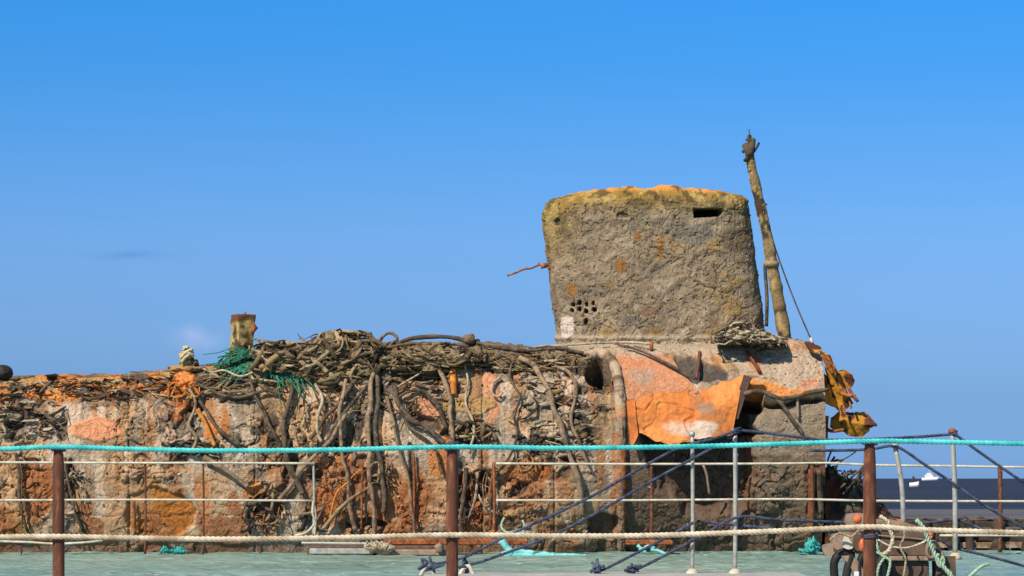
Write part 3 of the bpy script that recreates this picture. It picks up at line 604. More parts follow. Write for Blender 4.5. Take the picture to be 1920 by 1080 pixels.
# low broken end beyond the tower
us = np.arange(1546, 1735, 2.0); ts = np.linspace(0, 1, 50)
tp = np.interp(us, [1546, 1570, 1600, 1625, 1650, 1690, 1735], [872, 892, 903, 918, 938, 968, 992])
G2 = np.zeros((50, len(us), 3))
for i, t in enumerate(ts):
    a = t*math.pi; G2[i, :, 1] = YF+2.6-1.7*math.cos(a); G2[i, :, 0] = (us-960)*(YF+1)/F; zt = H+(897-tp)*(YF+1)/F; G2[i, :, 2] = -.4+(zt+.4)*math.sin(a)**.6
n2 = grid_normals(G2); n2 = -n2 if n2[10, :, 1].mean() > 0 else n2
G2 = G2+n2*(.35*(ridged(G2, 1.4, 400, 3)-.6)+.12*(fbm(G2, 4, 402)-.5))[..., None]
c2 = np.broadcast_to(np.array((.06, .042, .034)), G2.shape).copy(); c2 = lerp(c2, DKRUST, sst(.5, .6, fbm(G2, 2, 405))); c2 = lerp(c2, (.2, .16, .12), .6*sst(.6, .66, fbm(G2, 3, 407)))
c2 = lerp(c2, ORNG*.8, sst(1665, 1685, px(G2)[0])*sst(.4, .5, fbm(G2, 2, 409)))
sub('broken_bow', G2, grid_faces(*G2.shape[:2]), M_hull, wreck, c2)
m = MB()
for k in range(34):
    u = random.uniform(1548, 1612); v = np.interp(u, [1546, 1570, 1600, 1625], [872, 892, 903, 918])-2; Q = [W(u, v+8, YF+.8)]
    p = np.array([u, v], float); d = np.array([random.uniform(-.2, 1), random.uniform(-.9, .3)])
    for q in range(5): p = p+d*random.uniform(3, 8); d = d+R.normal(0, .45, 2); Q.append(W(p[0], p[1], YF+.8+random.uniform(-.4, .4)))
    m.tube(catmull(Q, .08), random.uniform(.012, .035), 5)
m.build('torn_wiring', M_hose_dark, wreck)

# ------------------------------------------------------------------ loose encrustation on the wreck (uncountable chips)
m = MB()
cols = [(.34, .29, .23), (.12, .09, .06), (.42, .19, .07), (.22, .18, .13), (.48, .42, .34), (.06, .045, .035)]
ii = R.integers(20, 8+280, 5200); jj = R.integers(300, nc-2, 5200)
for i, j in zip(ii, jj):
    if cr_mask[i, j] < .45 and random.random() < .75: continue
    p = HG[i, j]; n = nrm[i, j]; r_ = random.uniform(.015, .06)
    if 1180 < U[i, j] < 1400 and 660 < Vp[i, j] < 830: continue
    if U[i, j] > 1165 and Vp[i, j] > 780 and random.random() < .7: continue
    a = R.normal(0, 1, 3); a -= n*np.dot(a, n); a /= np.linalg.norm(a); b = np.cross(n, a); cN = C[i, j]*random.uniform(.6, 1.35) if random.random() < .75 else np.array(random.choice(cols))
    tip = p+n*r_*random.uniform(.3, 1.5)+a*r_*random.uniform(-.7, .7)
    V_ = [p-n*.01+r_*random.uniform(.6, 1.8)*(a*math.cos(t)+b*.6*math.sin(t)) for t in (0, 1.3, 2.6, 3.9, 5.1)]+[tip]
    m.add(V_, [(k, (k+1) % 5, 5) for k in range(5)], cN)
ch = m.build('encrustation', M_debris, wreck, True, smooth=False); ch['kind'] = 'stuff'
m = MB()
ii = R.integers(5, 320, 3000)[:1300]; jj = R.integers(5, nfr-5, 3000)[:1300]
for i, j in zip(ii, jj):
    p = GS[i, j]; n = ns[i, j]; r_ = random.uniform(.012, .04)
    a = R.normal(0, 1, 3); a -= n*np.dot(a, n); a /= np.linalg.norm(a); b = np.cross(n, a)
    tip = p+n*r_*random.uniform(.3, 1.3)+a*r_*random.uniform(-.7, .7)
    V_ = [p-n*.01+r_*random.uniform(.6, 2.0)*(a*math.cos(t)+b*.5*math.sin(t)) for t in (0, 1.3, 2.6, 3.9, 5.1)]+[tip]
    m.add(V_, [(k, (k+1) % 5, 5) for k in range(5)], np.array(random.choice([(.25, .21, .16), (.17, .13, .08), (.32, .27, .19), (.10, .08, .05)])))
ch = m.build('shell_growth', M_debris, tower, True, smooth=False); ch['kind'] = 'stuff'

# ------------------------------------------------------------------ ropes and hoses draped on the wreck
def drape(pts, off, Yd=YF+1.2, dens=6):
    C2 = catmull([(u, v, 0) for u, v in pts], dens); out = []; Yp = None
    for u, v, _ in C2:
        h, n = hit(u, v)
        if h is None or h[1] > YF+2.2: out.append(W(u, v, Yd if Yp is None else min(max(Yp, YF+.6), YF+1.6)))
        else: out.append(h+n*off); Yp = h[1]
    out = np.array(out)
    for _ in range(2): out[1:-1] = (out[:-2]+out[1:-1]*2+out[2:])/4
    return out
GR = 'old ropes and hoses draped over the wreck'
ROPES = [
 ('hose', 'thick grey hose hanging straight down from the loop on the deck tangle', 8, M_hose, [(600, 634), (640, 626), (682, 626), (698, 645), (703, 700), (697, 760), (690, 820), (692, 880), (702, 940), (706, 1000)]),
 ('hose', 'dark thick hose arching over the deck left of the tower, then down leftward', 7, M_hose_dark, [(900, 652), (860, 636), (800, 630), (755, 640), (720, 668), (690, 700), (660, 735), (615, 785), (585, 825)]),
 ('hose', 'thin dark hose slanting down to the right below the green net', 5, M_hose_dark, [(462, 668), (470, 700), (482, 745), (505, 795), (522, 838)]),
 ('hose', 'small hose loop sticking up against the sky beside the deck tangle', 4.5, M_hose, [(714, 660), (718, 638), (730, 627), (745, 630), (751, 642), (735, 660), (705, 684), (680, 700)]),
 ('hose', 'grey hose hanging behind the orange bracket to the middle post', 7, M_hose, [(800, 668), (825, 700), (842, 745), (848, 800), (850, 870), (858, 930)]),
 ('rope', 'thin wavy rope hanging from the deck right of the orange streak', 4, M_hose_dark, [(966, 685), (958, 715), (968, 748), (962, 790), (966, 830), (948, 868), (922, 900), (918, 980)]),
 ('hose', 'wide grey hose curving down left of the arched opening', 9, M_hose, [(972, 682), (1000, 694), (1025, 730), (1040, 775), (1052, 820), (1072, 862), (1088, 905), (1090, 960)]),
 ('hose', 'grey hose forking down beside the straight hanging hose', 6.5, M_hose, [(700, 680), (665, 700), (645, 735), (634, 790), (640, 850), (652, 900), (660, 950), (668, 1005)]),
 ('hose', 'pair of knotted hoses hanging under the right end of the green net', 8, M_hose_dark, [(546, 720), (543, 760), (530, 800), (536, 840), (552, 880), (566, 930)]),
 ('hose', 'grey hose crossing down left from the forked hose', 7, M_hose, [(650, 780), (625, 820), (600, 850), (565, 885), (545, 915), (528, 935)]),
 ('pipe', 'straight grey pipe lying aslant under the teal rope near the left', 8, M_hose, [(383, 858), (425, 882), (466, 912)]),
 ('pole', 'grey stick leaning aslant right of the hanging white rope end', 6, M_hose, [(606, 990), (640, 950), (668, 928), (692, 914)]),
 ('rope', 'thin orange cord running down behind the white rope end', 3, M_rust_bright, [(682, 880), (650, 905), (628, 930), (618, 972)]),
 ('rope', 'brown rope running down between the straight hose and the middle post', 4.5, M_hose, [(728, 745), (738, 800), (752, 850), (765, 900), (772, 1000)]),
 ('pipe', 'thin upright rusty pipe left of the middle post', 4, M_rust, [(776, 850), (777, 920), (775, 1000)]),
 ('rope', 'pale short rope slanting up across the crumpled plate left of the orange bracket', 3, M_hose_pale, [(738, 735), (762, 720), (790, 703)]),
 ('pipe', 'thin dark pipe sloping down across the salmon plate', 4, M_hose_dark, [(1160, 656), (1190, 662), (1225, 676), (1262, 694), (1302, 715)]),
 ('hose', 'dark hose slanting down across the grey tank side at the right end', 5.5, M_hose_dark, [(1448, 742), (1468, 762), (1486, 786), (1508, 815)]),
 ('hose', 'dark hose sagging along the top of the grey tank side', 7, M_hose_dark, [(1396, 742), (1425, 738), (1460, 752), (1490, 748), (1520, 738), (1546, 736)]),
 ('rope', 'dark rope falling across the pale plate right of the left post', 4, M_hose_dark, [(126, 860), (132, 900), (138, 940), (150, 985), (160, 1005)]),
 ('rope', 'thin dark rope hanging near the far left edge of the wreck', 4.5, M_hose_dark, [(28, 850), (36, 890), (40, 940), (52, 985), (60, 1000)]),
 ('rope', 'knotted rope falling in a zigzag under the bright orange lump', 5, M_hose, [(350, 735), (362, 765), (352, 795), (372, 820), (360, 845)]),
 ('rope', 'dark rope drooping below the left of the green net', 4.5, M_hose_dark, [(370, 728), (410, 738), (445, 748), (500, 735), (530, 745)]),
 ('rope', 'pale rope looped over the deck edge below the green net', 3.5, M_hose_pale, [(382, 700), (402, 708), (425, 704), (452, 716), (478, 706)]),
 ('hose', 'hose hanging slack beside the small rust window right of the middle post', 6, M_hose_dark, [(868, 880), (876, 920), (868, 960), (874, 1000)]),
 ('rope', 'orange stained rope right of the middle post', 4, M_rust, [(926, 870), (922, 920), (918, 990)]),
 ('rope', 'twin thin ropes hanging from the crumpled edge above the middle post', 3.5, M_hose_pale, [(868, 680), (880, 720), (872, 760), (888, 800), (880, 850)]),
 ('hose', 'dark hose lying along the deck edge towards the tower', 5, M_hose_dark, [(890, 652), (940, 662), (990, 668), (1040, 664), (1095, 670)]),
 ('rope', 'pale rope lying along the foot of the tower', 3.5, M_hose_pale, [(985, 661), (1040, 656), (1100, 658), (1160, 652), (1215, 655)]),
 ('hose', 'grey hose running down left of the arched opening from the deck edge', 6, M_hose, [(1040, 690), (1068, 705), (1080, 740), (1072, 790), (1084, 830), (1100, 870)]),
 ('rope', 'frayed rope bundle falling over the deck between the two hoses', 5, M_hose_pale, [(586, 660), (596, 690), (588, 720), (604, 750), (596, 790), (606, 830)]),
 ('rope', 'thin red brown cord crossing the hoses aslant', 2.5, M_rust, [(700, 668), (670, 705), (640, 745), (628, 790)]),
 ('hose', 'dark doubled hose hanging behind the straight grey hose', 8, M_hose_dark, [(716, 670), (714, 710), (710, 760), (703, 800), (712, 850), (722, 900), (718, 960)]),
 ('rope', 'dark rope hanging below the pale short rope', 4, M_hose_dark, [(748, 770), (770, 800), (800, 818), (822, 850), (830, 890)]),
 ('hose', 'dark hose curving round the salmon patch left of the orange bracket', 8, M_hose_dark, [(742, 728), (750, 760), (776, 788), (806, 804), (834, 832)]),
 ('hose', 'second dark hose crossing above the salmon patch left of the orange bracket', 6, M_hose_dark, [(752, 752), (775, 738), (800, 745), (822, 775), (838, 806)]),
 ('pipe', 'thin upright rusty pipe right of the thin orange cord', 3.5, M_rust, [(680, 868), (679, 930), (678, 1002)]),
 ('hose', 'dark hose slanting down right from below the bright orange lump', 5, M_hose_dark, [(376, 756), (400, 784), (424, 812), (452, 836)]),
 ('strip', 'orange bent strip beside the dark slanting hose under the bright orange lump', 6, M_rust_bright, [(372, 772), (386, 796), (396, 818), (404, 838)]),
 ('rope', 'looped pale rope hanging in a bight left of the thin wavy rope', 3.5, M_hose_pale, [(942, 712), (928, 722), (926, 742), (938, 752), (950, 740)]),
 ('hose', 'dark hose running slantwise across the clump of weedy rope', 6, M_hose_dark, [(700, 715), (670, 745), (650, 775), (622, 812), (596, 850)]),
]
for i, (nm, lab, r, mt, pts) in enumerate(ROPES):
    rr = r*YF/F*(.60 if r > 5 else .66)
    Q = drape(pts, rr+.10); k = np.arange(len(Q))
    Q = Q+(np.stack([fbm(Q, 1.1, 700+i*3+q, 2)-.5 for q in range(3)], -1)*np.array([.30, .12, .2]) if nm in ('rope', 'hose') else 0)
    Q = catmull(Q, .06)
    m = MB(); m.tube(Q, lumpy(Q, rr, .8, .45, i), 9)
    o = m.build(nm, mt); tag(o, lab, nm, GR)

def shard(m, c, a, b, col, rs):
    """a bent flake of plate or crust, two-sided with a little thickness"""
    n = 5; T, S = np.meshgrid(np.linspace(-1, 1, n), np.linspace(-1, 1, n), indexing='ij'); cr_ = rs.normal(0, .25, 2)
    nn = np.cross(a, b); nn = nn/(np.linalg.norm(nn)+1e-9)*(np.linalg.norm(b)+np.linalg.norm(a))*.5
    k = 1-.35*rs.random((n, n)); P = c+T[..., None]*a*k[..., None]+S[..., None]*b*k[..., None]+nn*(cr_[0]*T**2+cr_[1]*S**2+.15*(rs.random((n, n))-.5))[..., None]
    Q = P+np.array([0, .025, 0]); nv = n*n; f = grid_faces(n, n).tolist(); m.add(np.concatenate([P.reshape(-1, 3), Q.reshape(-1, 3)]), f+[[x+nv for x in q[::-1]] for q in f]+[[j, j+1, nv+j+1, nv+j] for j in range(n-1)]+[[(n-1)*n+j+1, (n-1)*n+j, nv+(n-1)*n+j, nv+(n-1)*n+j+1] for j in range(n-1)], col)
def tangle(name, label, cat, u0, u1, vtop, vbot, n, rad, mats, dep=(YF+.3, YF+1.5), mound=True, seed=0, hang=0.25, group=None, mc=(.22, .165, .095), wander=.5, colset=None, down=0.0, shards=0, ls=1.0):
    """a heap of rope ends on the deck, one thing: a lumpy core, strands and flakes"""
    rs = np.random.default_rng(seed); m = MB(); colset = colset or [(.2, .15, .1)]
    f = lambda u: (np.interp(u, *np.array(vtop).T), np.interp(u, *np.array(vbot).T))
    bm_ = None
    def depth(u, v, y, o=.05):
        if bm_:
            d_ = Vector(((u-960)/F, 1, -(v-897)/F)).normalized(); r_ = bm_.ray_cast(Vector((0, 0, H)), d_)
            if r_[0] is not None: return r_[0][1]-rs.uniform(-.03, .12)
        h, nn = hit(u, v); return y if h is None or h[1] > YF+1.6 else h[1]-rs.uniform(o, o+.14)
    if mound:                     # one continuous lumpy ridge
        us_ = np.arange(u0, u1+.1, 2.5); th = np.linspace(-.2, math.pi*.85, 34); Gm = np.zeros((34, len(us_), 3)); A_, B_ = f(us_)
        for i, t in enumerate(th):
            ez = np.sin(np.clip(t, 0, math.pi))**.7 if t > 0 else t*.6; e = np.sqrt(np.clip(np.sin(np.pi*np.clip((us_-u0)/(u1-u0), 0.02, .98)), 0, 1))**.5
            Gm[i, :, 1] = YF+1.0-.75*np.cos(t)
            Gm[i, :, 0] = (us_-960)*Gm[i, :, 1]/F; zb = H-(B_-897)*(YF+.5)/F; zt = H-(A_+3-897)*(YF+.7)/F; Gm[i, :, 2] = zb+(zt-zb)*ez*e
        nm_ = grid_normals(Gm); nm_ = -nm_ if nm_[15, :, 1].mean() > 0 else nm_
        WPm = warpP(Gm, 1.8, .8, seed); dm = .26*(ridged(WPm, (1.0, 2, 2.8), seed+3, 3)-.62)-.12*crease(WPm, 2.2, seed+5, .035)-.07*crease(WPm, 4.6, seed+6, .03)
        cm = np.broadcast_to(np.array(mc)*1.1, Gm.shape).copy(); cm = lerp(cm, colset[2 % len(colset)], .7*sst(.5, .6, fbm(WPm, 2.2, seed+7))); cm = lerp(cm, (.04, .03, .022), sst(.52, .6, fbm(WPm, 2.8, seed+9)))
        Gm = Gm+nm_*dm[..., None]; bm_ = BVHTree.FromPolygons([tuple(x) for x in Gm.reshape(-1, 3).tolist()], grid_faces(*Gm.shape[:2]).tolist()); m.add(Gm, grid_faces(*Gm.shape[:2]).tolist(), cm.reshape(-1, 3))
    for k in range(n):
        u = rs.uniform(u0, u1); a, b = f(u); v = rs.uniform(a, b); p = np.array([u, v]); Q = []; y = rs.uniform(*dep)
        th = (math.pi/2+rs.normal(0, .3)) if rs.random() < down else rs.choice([0, math.pi])+rs.normal(0, .5)
        curl = rs.normal(0, .22*wander/.5); steps = rs.integers(4, 12)
        for q in range(steps):
            a, b = f(p[0]); p[1] = min(max(p[1], a+2), b+hang*(b-a)*(q/steps)); Q.append(W(p[0], p[1], depth(p[0], p[1], y)))
            th += curl+rs.normal(0, .3)*wander; p = p+rs.uniform(5, 10)*ls*np.array([math.cos(th), math.sin(th)*.9]); p[0] = min(max(p[0], u0-8), u1+8)
        c = colset[rs.integers(len(colset))]; Q = catmull(Q, .06); r0 = rs.uniform(0, 1)**2.4*(rad[1]-rad[0])+rad[0]
        m.tube(Q, r0*YF/F*np.interp(np.linspace(0, 1, len(Q)), [0, .15, .85, 1], [.5, 1, 1, .4])*(1+.3*(fbm(Q, 4, k, 2)-.5)*2), 6, np.array(c)*rs.uniform(.7, 1.3))
    for k in range(shards):
        u = rs.uniform(u0, u1); a, b = f(u); v = rs.uniform(a, b); y = depth(u, v, rs.uniform(YF+.4, YF+1.1), .02); sz = rs.uniform(3, 15)*YF/F; ang_ = rs.normal(0, .3)
        av = np.array([math.cos(ang_), rs.normal(0, .3), math.sin(ang_)])*sz; bv_ = np.array([rs.normal(0, .3), rs.uniform(-.6, .2), .5])*sz*rs.uniform(.25, .8)
        shard(m, W(u, v, y), av, bv_, np.array(colset[rs.integers(len(colset))])*rs.uniform(.75, 1.25), rs)
    o = m.build(name, mats, None, True); return tag(o, label, cat, group)
RC = [(.24, .17, .09), (.12, .085, .05), (.34, .25, .135), (.06, .042, .028), (.27, .19, .09), (.17, .12, .07), (.09, .065, .04), (.42, .33, .2)]
HG_ = 'heaps of rope and debris along the deck edge'
T_ = 'rope_tangle'
RU = [(.52, .22, .045), (.28, .11, .04), (.10, .065, .04), (.46, .36, .21), (.20, .13, .08), (.14, .08, .045), (.05, .035, .025), (.34, .24, .13)]
tangle(T_, 'big tangle of brown rope heaped on the deck in the middle of the wreck', 'rope tangle', 548, 716, [(548, 652), (570, 634), (600, 622), (640, 619), (690, 622), (716, 646)], [(548, 700), (620, 712), (716, 690)], 85, (.7, 6), M_debris, seed=1, group=HG_, colset=RC, shards=70, ls=1.7, wander=.7)
tangle(T_, 'low dark heap of rope between the deck post and the big tangle', 'rope tangle', 476, 556, [(476, 634), (500, 636), (530, 641), (556, 645)], [(476, 690), (556, 694)], 30, (.7, 7), M_debris, seed=2, group=HG_, mc=(.07, .052, .036), colset=RC, shards=22, ls=1.3)
tangle(T_, 'long flat heap of weedy rope under the dark arching hose', 'rope tangle', 712, 912, [(712, 652), (760, 644), (850, 642), (912, 660)], [(712, 692), (800, 690), (912, 674)], 45, (.7, 4), M_debris, seed=3, group=HG_, colset=RC, shards=60, ls=1.7, wander=.25)
tangle(T_, 'thin line of weedy debris on the deck edge just left of the tower', 'rope tangle', 900, 1100, [(900, 658), (1000, 664), (1100, 664)], [(900, 688), (1000, 690), (1100, 684)], 50, (.8, 3), M_debris, seed=4, group=HG_, mound=False, colset=RC, shards=26, ls=1.6, wander=.3)
tangle(T_, 'nest of pale brown rope at the foot of the tower by the mast', 'rope tangle', 1342, 1468, [(1342, 622), (1375, 604), (1410, 604), (1440, 620), (1468, 634)], [(1342, 640), (1468, 648)], 60, (1.0, 3.2), M_debris, dep=(YF+.2, YF+.9), seed=5, group=HG_, mc=(.2, .16, .1), colset=[(.46, .38, .25), (.25, .2, .12), (.12, .09, .06), (.55, .46, .32)], shards=10)
tangle('debris_heap', 'rusty orange and brown debris strewn along the left deck edge', 'debris', -60, 330, [(-60, 716), (5, 714), (60, 704), (110, 706), (130, 712), (180, 710), (250, 707), (300, 700), (330, 692)], [(-60, 745), (5, 745), (150, 746), (330, 735)], 26, (.9, 3), M_debris, seed=6, group=HG_, mound=False, wander=.2, colset=RU, shards=230, ls=1.5)
tangle('debris_heap', 'bright orange rusty lump on the deck edge left of the green net', 'debris', 324, 366, [(324, 702), (345, 696), (366, 702)], [(324, 738), (366, 740)], 12, (1, 4), M_debris, seed=7, group=HG_, mound=False, colset=[(.72, .28, .05), (.6, .2, .03), (.3, .1, .03)], shards=26, down=.4)
tangle('debris_heap', 'brown debris and flakes along the deck edge under the green net', 'debris', 366, 545, [(366, 704), (450, 694), (545, 704)], [(366, 740), (450, 728), (545, 726)], 40, (1, 3.4), M_debris, seed=21, group=HG_, mound=False, wander=.3, colset=RC+[(.4, .2, .08)], shards=50, ls=1.4)
tangle(T_, 'knot of cut rope hanging low on the side just right of the straight hose', 'rope tangle', 702, 728, [(702, 866), (728, 858)], [(702, 900), (728, 905)], 14, (1.2, 3.4), M_debris, seed=8, group=HG_, mound=False, colset=RC, down=.6)
tangle(T_, 'clump of cut hose ends hanging above the teal rope right of the middle post', 'rope tangle', 852, 925, [(852, 790), (900, 782), (925, 800)], [(852, 815), (925, 822)], 22, (1.2, 4), M_debris, seed=9, group=HG_, mound=False, colset=RC, down=.5, shards=14)
tangle(T_, 'clump of cut rope ends at the left foot of the wreck behind the left post', 'rope tangle', 126, 152, [(126, 870), (152, 880)], [(126, 980), (152, 1000)], 14, (1.0, 3.4), M_debris, seed=10, group=HG_, mound=False, colset=[(.05, .04, .03), (.1, .08, .06), (.4, .32, .22)], down=.8, shards=8)
tangle(T_, 'clump of dark rope caught below the slanting grey pipe', 'rope tangle', 462, 528, [(462, 905), (495, 895), (528, 905)], [(462, 985), (528, 990)], 24, (1.2, 4.5), M_debris, seed=12, group=HG_, mound=False, colset=[(.05, .04, .03), (.1, .08, .06), (.26, .2, .13), (.5, .22, .05)], down=.6, shards=14)
tangle(T_, 'clump of weedy rope hanging on the side under the big tangle', 'rope tangle', 566, 690, [(566, 708), (690, 704)], [(566, 760), (690, 750)], 16, (.8, 3), M_debris, seed=13, group=HG_, mound=False, colset=RC, hang=.9, down=.8, ls=1.5, wander=.3, shards=10)
tangle('debris_heap', 'flakes and crust clinging to the far left side of the wreck', 'debris', -60, 116, [(-60, 748), (0, 748), (116, 750)], [(-60, 825), (0, 825), (116, 820)], 14, (1, 3), M_debris, seed=14, group=HG_, mound=False, colset=[(.5, .42, .3), (.05, .04, .03), (.4, .33, .23), (.2, .13, .08)], shards=70, down=.3)
tangle(T_, 'dark rope mat caught under the knotted zigzag rope', 'rope tangle', 312, 402, [(312, 828), (402, 826)], [(312, 850), (402, 852)], 20, (1.2, 4), M_debris, seed=15, group=HG_, mound=False, colset=[(.12, .1, .07), (.04, .032, .027), (.36, .29, .2)], shards=16, wander=.25)
tangle('debris_heap', 'curled flakes on the crumpled plate left of the arched opening', 'debris', 960, 1116, [(960, 700), (1116, 725)], [(960, 860), (1116, 860)], 10, (.8, 2), M_debris, seed=16, group=HG_, mound=False, colset=[(.5, .42, .31), (.42, .34, .24), (.06, .05, .04), (.4, .22, .1)], shards=90)
tangle(T_, 'loose rope ends hanging in the dark gap right of the middle post', 'rope tangle', 862, 925, [(862, 870), (925, 880)], [(862, 975), (925, 980)], 20, (1.0, 3.4), M_debris, seed=17, group=HG_, mound=False, hang=.1, colset=[(.06, .05, .04), (.42, .35, .26), (.35, .14, .05)], down=.85, wander=.3, ls=1.4, shards=8)
tangle(T_, 'loose rope ends over the rusty side left of the middle post', 'rope tangle', 566, 680, [(566, 860), (680, 850)], [(566, 985), (680, 985)], 16, (.8, 3.4), M_debris, seed=18, group=HG_, mound=False, hang=.1, colset=[(.06, .05, .04), (.42, .35, .25), (.28, .2, .13), (.16, .1, .07)], down=.75, wander=.3, ls=1.5, shards=10)
tangle(T_, 'strands hanging over the pale plate between the hose loop and the orange bracket', 'rope tangle', 716, 845, [(716, 690), (845, 690)], [(716, 790), (845, 790)], 10, (.7, 2.6), M_debris, seed=19, group=HG_, mound=False, hang=.3, colset=RC, down=.7, wander=.5, ls=1.5, shards=30)

# green net
m = MB(); rs = np.random.default_rng(77)
def netstroke(p, d, n, r, Yb):
    Q = []; p = np.array(p, float); d = np.array(d, float)
    for q in range(n):
        h, _ = hit(*p); yy = Yb if h is None or h[1] > YF+1.6 else h[1]-.22; Q.append(W(p[0], p[1], yy)); p = p+d*rs.uniform(.8, 1.2); d = d+rs.normal(0, 1.9, 2)
    m.tube(catmull(Q, .09), r*YF/F, 5)
for k in range(75):
    u = rs.uniform(430, 500); v = rs.uniform(650, 690); netstroke((u, v), (-7, 3.2+rs.normal(0, 1)), rs.integers(4, 8) if u < 460 else 6, rs.uniform(.7, 1.7), YF+.75)
for k in range(65):
    u = rs.uniform(500, 540); v = rs.uniform(672, 690); netstroke((u, v), (4+rs.normal(0, 1), 5), rs.integers(5, 9), rs.uniform(.7, 1.7), YF+.7)
for k in range(40):
    u = rs.uniform(470, 520); v = rs.uniform(655, 690); netstroke((u, v), (5, 3), 6, rs.uniform(.7, 1.6), YF+.7)
tag(m.build('fishing_net', M_net), 'torn green fishing net snagged round the foot of the deck post', 'fishing net')

# stub post on the deck
cx0, cy0 = 455, YF+1.35
post = thing('deck_post', W(455, 690, cy0), 'square rusty stub post crusted with growth standing up from the deck', 'post'); ORG[post.name] = np.array(post.location)
K = cy0/F; hg = 100
zs_ = np.linspace(0, 1, 40); GP = []
for z in zs_:
    v = 692-z*102; w = np.interp(z, [0, .4, .7, .85, 1], [30, 20, 21, 21, 20])*K; row = []
    for s_ in np.linspace(0, 4, 48, endpoint=False):
        q = int(s_); t = s_-q; cr_ = [(-1, -1), (1, -1), (1, 1), (-1, 1), (-1, -1)]; a, b = np.array(cr_[q]), np.array(cr_[q+1]); xy = (a*(1-t)+b*t)*w; ca, sa = math.cos(.5), math.sin(.5)
        c = W(455, v, cy0); row.append((c[0]+xy[0]*ca-xy[1]*sa, c[1]+xy[0]*sa+xy[1]*ca, c[2]))
    GP.append(row)
GP = np.array(GP); c0 = GP.mean(1, keepdims=True); GP = c0+(GP-c0)*(.55+.62*fbm(GP, 1.8, 501, 4))[..., None]
topr = np.array([c0[-1]+(GP[-1]-c0[-1])*k for k in (.7, .3, 0)]); GP = np.concatenate([GP, topr])
cP = np.broadcast_to(np.array((.50, .38, .15)), GP.shape).copy(); cP = lerp(cP, (.10, .06, .03), sst(.45, .55, fbm(GP, 2.5, 503))); cP = lerp(cP, (.16, .075, .035), sst(W(0, 610, cy0)[2], W(0, 600, cy0)[2], GP[..., 2]+.3*(fbm(GP, 3, 507)-.5)))
sub('shaft', GP, grid_faces(*GP.shape[:2], wrap=True), M_debris, post, cP)
m = MB(); m.tube([W(459, 596, cy0-.2), W(459.5, 590, cy0-.2), W(460, 584, cy0-.2)], [.05, .04, .012], 6); m.tube([W(472, 625, cy0-.2), W(478, 615, cy0-.2), W(473, 603, cy0-.2)], [.05, .09, .04], 6); m.build('spike', M_rust, post)
m = MB()
for k in range(26):
    t = rs.uniform(0, .6); m.blob(W(455+rs.normal(0, 14), 690-t*75, cy0-.35), rs.uniform(.05, .13), 7, .6, 3, RC[rs.integers(6)], k)
m.build('growth', M_debris, post, True)
# pale stump with twisted top left of the net
m = MB(); ys_ = YF+1.1
for u, v, a, b, c in [(348, 692, 28, 8, (.42, .24, .1)), (351, 682, 13, 12, (.46, .34, .14)), (346, 672, 10, 12, (.5, .38, .18)), (353, 663, 10, 9, (.52, .42, .24)), (349, 654, 6, 6, (.66, .58, .42)), (363, 683, 10, 11, (.16, .11, .08))]:
    m.blob(W(u, v, ys_), (a*ys_/F, .16, b*ys_/F), 12, .95, 3.2, c, u)
for a, b in [((338, 672), (362, 655)), ((340, 680), (360, 664)), ((345, 664), (363, 668))]:
    m.tube(catmull([W(*a, ys_-.2), W((a[0]+b[0])/2, (a[1]+b[1])/2-4, ys_-.28), W(*b, ys_-.2)], .05), .04, 6, (.62, .54, .36))
tag(m.build('weathered_stump', M_debris, None, True), 'pale twisted stump crusted with growth on the left part of the deck', 'stump')
m = MB(); m.blob(W(5, 699, YF+1.3), (20*YF/F, .28, 15*YF/F), 20, .16, 1.5, None); m.tube([W(6, 712, YF+1.3), W(5, 735, YF+1.3)], .16, 8)
tag(m.build('rubber_fender', M_black), 'dark rounded rubber fender on the deck at the far left edge', 'fender')
m = MB(); m.blob(W(880, 636, YF+1.4), (.17, .16, .13), 8, .5, 2, (.22, .16, .1)); m.tube([W(868, 634, YF+1.4), W(888, 627, YF+1.4)], .05, 6, (.25, .19, .12))
tag(m.build('scrap_lump', M_debris, None, True), 'small brown lump of scrap standing above the dark arching hose', 'scrap')

# ------------------------------------------------------------------ white handrails beside the wreck
YR = 75.6
def rail_section(label, u0, u1, rails, posts, extra=None, base=1033):
    t = thing('walkway_railing', W((u0+u1)/2, base, YR), label, 'railing', 'railings beside the wreck'); ORG[t.name] = np.array(t.location)
    for pts in rails:
        m = MB(); m.tube(catmull([W(u, v, YR) for u, v in pts], .5), .030, 8); m.build('rail', M_white, t)
    for (u, va, vb, r, mt) in posts:
        m = MB(); P_ = catmull([W(u, va, YR+.05), W(u+1, (va+vb)/2, YR+.05), W(u, vb, YR+.05)], .15); m.tube(P_, lumpy(P_, r, 2, .2), 8); m.build('post', mt, t)
    return t
rail_section('white wire railing with thin rusty posts along the left half of the wreck', -400, 590, [[(-400, 866), (0, 867), (250, 868), (420, 868), (590, 869)], [(-400, 938), (0, 938), (280, 937), (585, 939)], [(-400, 1014), (0, 1015), (110, 1020), (192, 1014)]],
    [(272, 865, 1040, .030, M_post), (381, 868, 1040, .026, M_post), (40, 868, 1040, .02, M_post), (-150, 868, 1040, .03, M_rust), (588, 866, 1010, .035, M_galv)])
rail_section('white wire railing with rusty posts running from mid wreck past its right end', 932, 2300, [[(930, 869), (1100, 870), (1300, 870), (1480, 869), (1550, 868), (1640, 872), (1790, 874), (1920, 876), (2300, 877)], [(930, 938), (1200, 938), (1480, 936), (1640, 939), (1920, 940), (2300, 940)], [(1762, 1004), (1920, 1004), (2300, 1004)]],
    [(926, 866, 1010, .04, M_rust), (1221, 870, 1005, .045, M_post), (1522, 868, 1005, .05, M_post), (1875, 876, 1035, .06, M_post), (2110, 876, 1035, .05, M_post)])
